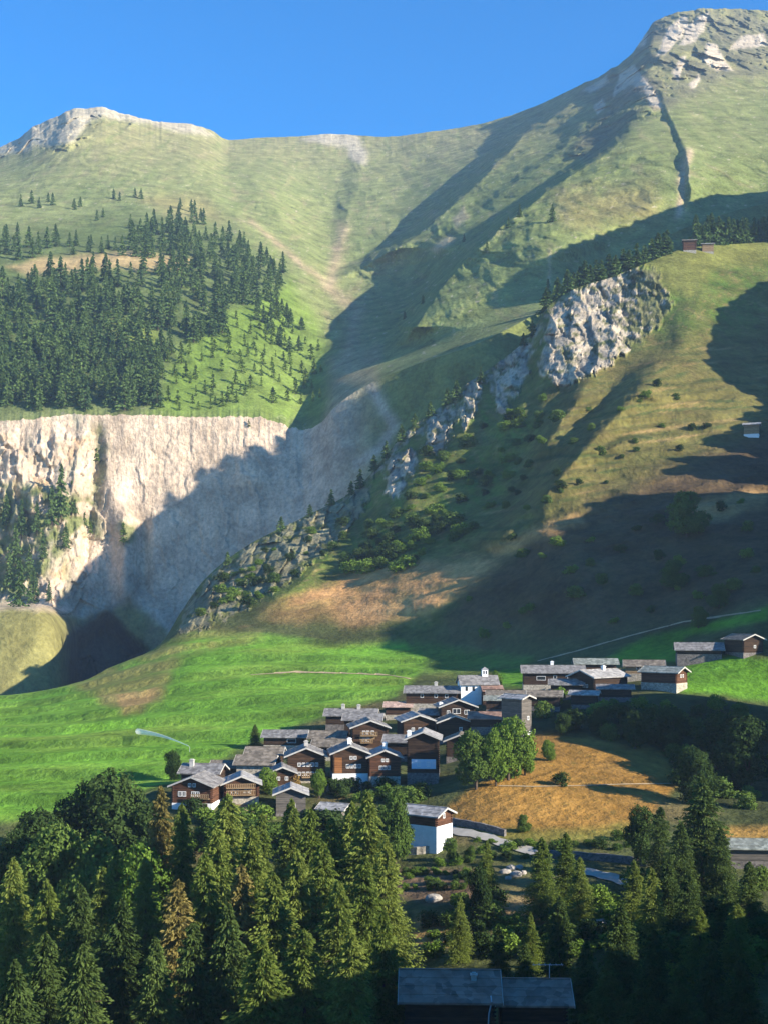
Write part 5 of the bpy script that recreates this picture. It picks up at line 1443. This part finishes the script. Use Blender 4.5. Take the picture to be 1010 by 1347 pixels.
house('plain dark barn with grey roof between the pinkish-roofed barn and the two-windowed chalet', 572, 932, 956, 5.6, 7.5, 80, 21, 'm', wall='dark', base='darkstone', bh=.7, roof='slate', name='barn', cat='barn')
house('dark barn turned sideways just left of the tall house with the pale blue storey', 528, 966, 998, 6.0, 7.5, 82, 22, 'm', wall='dark', base='darkstone', bh=.8, roof='slate', name='barn', cat='barn')
house('small dark gabled barn right of the tall house with the pale blue storey', 604, 966, 1000, 6.2, 7.5, -6, 22, wall='dark', base='darkstone', bh=.8, roof='slate_brown', name='barn', cat='barn')
house('brown storehouse with dark roof half hidden behind the two big village trees', 640, 936, 962, 6.2, 8, 82, 21, 'm', wall='dark', base='darkstone', bh=.8, roof='slate_dark', name='storehouse', cat='barn')
house('dark barn behind the sunlit tall house, left end of the shaded bank', 716, 908, 934, 6.0, 8, 80, 20, 'm', wall='dark', base='darkstone', bh=.8, roof='slate_brown', name='barn', cat='barn')
house('brown chalet with grey roof between the low blue-grey house and the two-row-windowed chalet', 372, 1008, 1040, 5.4, 7.0, 6, 22, wall='brown', base='stone', bh=.9, roof='slate', wins=row(2.4, (-.9, .9), .55, .65))
house('low dark barn behind the leftmost houses, next to the small dark meadow tree', 300, 1000, 1022, 5.0, 6.5, 84, 22, 'm', wall='dark', base='darkstone', bh=.7, roof='slate_brown', name='barn', cat='barn')
house('brown barn under the large dark house with the single chimney', 744, 893, 918, 6.0, 8.5, 82, 20, 'm', wall='dark', base='darkstone', bh=.8, roof='slate', name='barn', cat='barn')
p_ = pick(737, 1034)
shrub('dark bush alone on the path across the golden field', 'bushes around the village', (p_.x, p_.y, p_.z - .2), 2.6, 1.1, 1)

# chapel with its white wall and belfry
def chapel():
    p = pick(618, 930); Y = p.y; zf = p.z
    X0 = (606 - CX)/F*Y; X1 = (655 - CX)/F*Y; L = X1 - X0; W = 8.0
    zr = (HY - 889)/F*Y; H = zr - zf
    r = bpy.data.objects.new('chapel', None); col.objects.link(r); r.location = (X0, Y, zf); r.rotation_euler = (0, 0, math.radians(4))
    tag(r, 'white-walled chapel with a square white tower at the right end of its grey roof', 'chapel')
    tp = math.tan(math.radians(28)); he = H - W/2*tp
    m = MB(); pr = [(0, -2), (W, -2), (W, he - .3), (W/2, H - .33), (0, he - .3)]
    m.add([(0, y, z) for y, z in pr] + [(L, y, z) for y, z in pr], [(4, 3, 2, 1, 0), (5, 6, 7, 8, 9)] + [(i, (i+1) % 5, (i+1) % 5 + 5, i + 5) for i in range(5)])
    m.build('wall', M['white'], r)
    m = MB(); e = .6; g = .5
    m.slab((-g, -e, he - e*tp), (L + g, -e, he - e*tp), (L + g, W/2, H), (-g, W/2, H), .24)
    m.slab((-g, W/2 + .004, H), (L + g, W/2 + .004, H), (L + g, W + e, he - e*tp), (-g, W + e, he - e*tp), .24)
    for k in range(1, 5):
        y = (W/2)*k/5; z = he + y*tp
        m.slab((-g + .03, y - .1, z - .1*tp + .05), (L + g - .03, y - .1, z - .1*tp + .05), (L + g - .03, y + .1, z + .1*tp + .05), (-g + .03, y + .1, z + .1*tp + .05), .1)
    m.build('roof', M['slate'], r)
    tx = (640 - CX)/F*Y - X0; zt = (HY - 887)/F*Y - zf
    m = MB(); w = .85
    m.box(tx - w, tx + w, W/2 - w, W/2 + w, he, zt + 1.2)
    tw = m.build('belfry', M['white'], r)
    m = MB(); m.add([(tx - 1.05, W/2 - 1.05, zt + 1.2), (tx + 1.05, W/2 - 1.05, zt + 1.2), (tx + 1.05, W/2 + 1.05, zt + 1.2), (tx - 1.05, W/2 + 1.05, zt + 1.2), (tx, W/2, zt + 1.9)], [(3, 2, 1, 0), (0, 1, 4), (1, 2, 4), (2, 3, 4), (3, 0, 4)])
    m.build('belfry_roof', M['slate_pale'], tw)
    m = MB()
    for sx in (-.35, .35): m.box(tx + sx - .2, tx + sx + .2, W/2 - w - .03, W/2 - w - .004, zt - .1, zt + .8)
    m.build('sound_opening', M['glass'], tw)
    for x in (1.6, 3.6):
        m = MB(); m.box(x - .35, x + .35, -.03, -.004, he - 2.2, he - 1.0); g_ = m.build('window', M['glass'], r)
    m = MB(); m.box(L*.55, L + 1.0, -3.2, -.01, -1.5, he - 1.6); m.build('porch', M['dark'], r)
    m = MB(); m.slab((L*.55 - .3, -3.6, he - 2.0), (L + 1.3, -3.6, he - 2.0), (L + 1.3, -.005, he - .55), (L*.55 - .3, -.005, he - .55), .2); m.build('porch_roof', M['slate_dark'], r)
chapel()

# television aerial on the lower barn roof
def aerial():
    Y = 146.5; X = (722 - CX)/F*Y
    z1 = (HY - 1268)/F*Y; z0 = (HY - 1290)/F*Y
    r = bpy.data.objects.new('roof_aerial', None); col.objects.link(r); r.location = (X, Y, z0)
    tag(r, 'thin metal television aerial on the ridge of the lower barn at the bottom', 'aerial')
    h = z1 - z0
    m = MB(); m.tube([(0, 0, -.3), (0, 0, h)], .05); m.build('mast', M['pipe'], r)
    m = MB(); m.tube([(-2.0, 0, h - .1), (1.6, 0, h - .1)], .035)
    for k in range(6):
        x = -1.8 + k*.65; m.tube([(x, -.5, h - .06), (x, .5, h - .06)], .022, 6)
    m.build('crossbar', M['pipe'], r)
aerial()
def downpipe():
    Y = 141.0; X = (646 - CX)/F*Y
    m = MB(); z = (HY - 1318)/F*Y
    m.tube([(0, .8, .4), (0, 0, 0), (-.3, -.2, -1.2), (-.6, -.2, -7)], .09)
    o = m.build('downpipe', M['pipe'], None, True); o.location = (X, Y, z)
    tag(o, 'pale zinc downpipe between the two dark barn roofs at the bottom', 'pipe')
downpipe()

# ------------------------------------------------------------------ paths and roads laid on the land
def ribbon(name, pts, width, mat, lift=.12, layer='near'):
    p = np.array(pts, float); out = []
    seg = np.hypot(*np.diff(p, axis=0).T); s = np.r_[0, np.cumsum(seg)]
    k = max(int(s[-1]/2.5), 4); t = np.linspace(0, s[-1], k)
    P3 = [pick(np.interp(a, s, p[:, 0]), np.interp(a, s, p[:, 1]), layer) for a in t]
    m = MB(); vs = []
    for i, a in enumerate(P3):
        d = P3[min(i+1, k-1)] - P3[max(i-1, 0)]; d.z = 0; d.normalize(); n = Vector((-d.y, d.x, 0))
        w = width*(.5 + .07*math.sin(i*.6))
        for sg in (-1, -.33, .33, 1):
            q = a + n*w*sg; z = gz(q.x, q.y) if layer == 'near' else a.z
            vs.append((q.x, q.y, z + lift))
    fs = [(i*4 + j, i*4 + j + 1, i*4 + j + 5, i*4 + j + 4) for i in range(k - 1) for j in range(3)]
    m.add(vs, fs)
    o = m.build(name, mat); o['kind'] = 'structure'
    return o
ribbon('road', [(578, 1090), (600, 1094), (622, 1098), (640, 1102), (662, 1110), (690, 1118), (704, 1124)], 3.2, M['road'], .18)
ribbon('road', [(738, 1144), (770, 1147), (800, 1154), (830, 1163), (846, 1170)], 3.4, M['road'], .18)
ribbon('path', [(655, 1034), (700, 1035), (760, 1034), (820, 1032), (884, 1031)], .5, M['path'])
ribbon('path', [(330, 888), (390, 884), (450, 886), (510, 888), (540, 893)], 1.1, M['path'])
ribbon('path', [(706, 870), (760, 856), (830, 836), (900, 818), (1000, 803)], 1.0, M['path'])

def wall_px(label, pts, h, t, mat, name='stone_wall', cat='wall'):
    P3 = []
    for a, b in zip(pts[:-1], pts[1:]):
        for f in (0, .25, .5, .75): P3.append(pick(a[0] + (b[0]-a[0])*f, a[1] + (b[1]-a[1])*f))
    P3.append(pick(*pts[-1]))
    m = MB()
    o0 = P3[0].copy(); vs = []
    for i, a in enumerate(P3):
        d = P3[min(i+1, len(P3)-1)] - P3[max(i-1, 0)]; d.z = 0; d.normalize(); n = Vector((-d.y, d.x, 0))
        for sg, z in ((-1, -1.0), (-1, h), (1, h), (1, -1.0)):
            q = a - o0 + n*t*.5*sg; vs.append((q.x, q.y, a.z - o0.z + z + (.06*math.sin(i*2.1) if z > 0 else 0)))
    fs = [(0, 1, 2, 3)] + [(i*4 + j, i*4 + (j+1) % 4, (i+1)*4 + (j+1) % 4, (i+1)*4 + j) for i in range(len(P3)-1) for j in range(4)] + [tuple(len(vs) - 4 + j for j in (3, 2, 1, 0))]
    m.add(vs, fs)
    o = m.build(name, mat); o.location = o0
    tag(o, label, cat)
wall_px('dry stone wall along the upper side of the pale road, below the golden field', [(592, 1084), (616, 1088), (640, 1093), (664, 1100)], 1.3, .6, M['darkstone'])
wall_px('pale garden wall below the lone white-based house', [(528, 1124), (548, 1124), (565, 1122)], 1.4, .5, M['stone'])
wall_px('grey retaining wall under the chalets left of the lone house', [(430, 1042), (470, 1040), (530, 1040)], 1.2, .6, M['stone'])
wall_px('old stone wall above the pale road in the shade', [(716, 1128), (760, 1130), (810, 1134), (850, 1140)], 1.3, .6, M['darkstone'])

# garden plants in rows
r2 = random.Random(9)
for i in range(30):
    x = r2.uniform(532, 618); y = r2.choice([1150, 1156, 1163, 1170]) + r2.uniform(-1, 1)
    p = pick(x, y)
    shrub('leafy green plant in the kitchen garden below the lone house', 'plants in the kitchen garden', (p.x, p.y, p.z - .05), r2.uniform(.7, 1.3), r2.uniform(1, 1.5), r2.randrange(3)).name = 'garden_plant'

def boulder(px, py, r, label, group):
    p = pick(px, py); rr = random.Random(int(px*7 + py))
    bm = bmesh.new(); bmesh.ops.create_icosphere(bm, subdivisions=3, radius=r)
    sx, sy, sz = rr.uniform(.8, 1.4), rr.uniform(.8, 1.2), rr.uniform(.55, .8)
    arr = np.array([v.co for v in bm.verts]); n = fbm(arr[:, 0]/r*1.1 + px, arr[:, 1]/r*1.1 + arr[:, 2]/r, 4, int(px))
    for v, k in zip(bm.verts, n):
        v.co = Vector((v.co.x*sx, v.co.y*sy, v.co.z*sz))*(1 + .55*k)
    me = bpy.data.meshes.new('boulder'); bm.to_mesh(me); bm.free(); me.materials.append(M['rock'])
    o = bpy.data.objects.new('boulder', me); col.objects.link(o); o.location = (p.x, p.y, p.z + r*.15); o.rotation_euler = (0, 0, rr.random()*6)
    tag(o, label, 'boulder', group)
for x, y, r in [(664, 1148, .8), (672, 1143, .9), (682, 1142, .8), (678, 1152, 1.1), (668, 1156, .6), (688, 1149, .6)]:
    boulder(x, y, r, 'pale boulder in the heap beside the dark leafy tree', 'boulders in the heap')
for x, y, r, lb in [(570, 1184, 1.1, 'pale rock at the lower end of the kitchen garden'), (575, 1244, .8, 'white stone at the foot of the bare earth patch'),
                    (678, 1232, .9, 'pale rock in front of the small larch below the pair'), (690, 1236, .7, 'smaller pale rock beside the one in front of the small larch'),
                    (790, 1216, 1.0, 'flat pale rock at the edge of the shade below the road')]:
    boulder(x, y, r, lb, None)

# sprinkler on the meadow
def sprinkler():
    a = pick(250, 989); b = pick(182, 970)
    r = bpy.data.objects.new('sprinkler', None); col.objects.link(r); r.location = a
    tag(r, 'sprinkler throwing a white arc of water across the green meadow', 'sprinkler')
    m = MB(); m.tube([(0, 0, -.2), (0, 0, 1.3)], .05); m.tube([(0, 0, 1.3), (-.4, .1, 1.6)], .04); m.build('riser', M['pipe'], r)
    e = b - a; e.z = (HY - 962)/F*b.y - a.z
    m = MB(); pts = []; rad = []
    for k in range(25):
        t = k/24
        pts.append((-.4 + (e.x + .4)*t, .1 + e.y*t, 1.6 + (e.z - 1.6)*t + 1.0*math.sin(math.pi*min(t*1.02, 1))*.6)); rad.append(.10 + .75*t**1.3)
    m.tube(pts, rad, 10); m.build('water_jet', M['water'], r, True)
sprinkler()

# ------------------------------------------------------------------ the air
def build_haze():
    y0 = -120.0

    allv = [nearV, bpV, cliffV, slopV, skV]
    x0 = min(v[..., 0].min() for v in allv) - 20; x1 = max(v[..., 0].max() for v in allv) + 20
    y1 = max(v[..., 1].max() for v in allv) + 20; z0 = min(v[..., 2].min() for v in allv) - 1.0
    z1 = max(v[..., 2].max() for v in allv) + 12
    vs = [(x, y, z) for z in (z0, z1) for y in (y0, y1) for x in (x0, x1)]
    fs = [(0, 2, 3, 1), (4, 5, 7, 6), (0, 1, 5, 4), (2, 6, 7, 3), (0, 4, 6, 2), (1, 3, 7, 5)]
    me = bpy.data.meshes.new("haze"); me.from_pydata([tuple(map(float, v)) for v in vs], [], fs)
    m = bpy.data.materials.new("haze"); m.use_nodes = True
    n = m.node_tree.nodes; n.clear()
    out = n.new("ShaderNodeOutputMaterial"); pv = n.new("ShaderNodeVolumePrincipled")
    pv.inputs['Color'].default_value = (0.50, 0.70, 1.0, 1)
    pv.inputs['Density'].default_value = 0.000065
    pv.inputs['Anisotropy'].default_value = 0.0
    m.node_tree.links.new(pv.outputs[0], out.inputs['Volume'])
    me.materials.append(m)
    o = bpy.data.objects.new("haze", me); col.objects.link(o); o['kind'] = 'stuff'

build_haze()
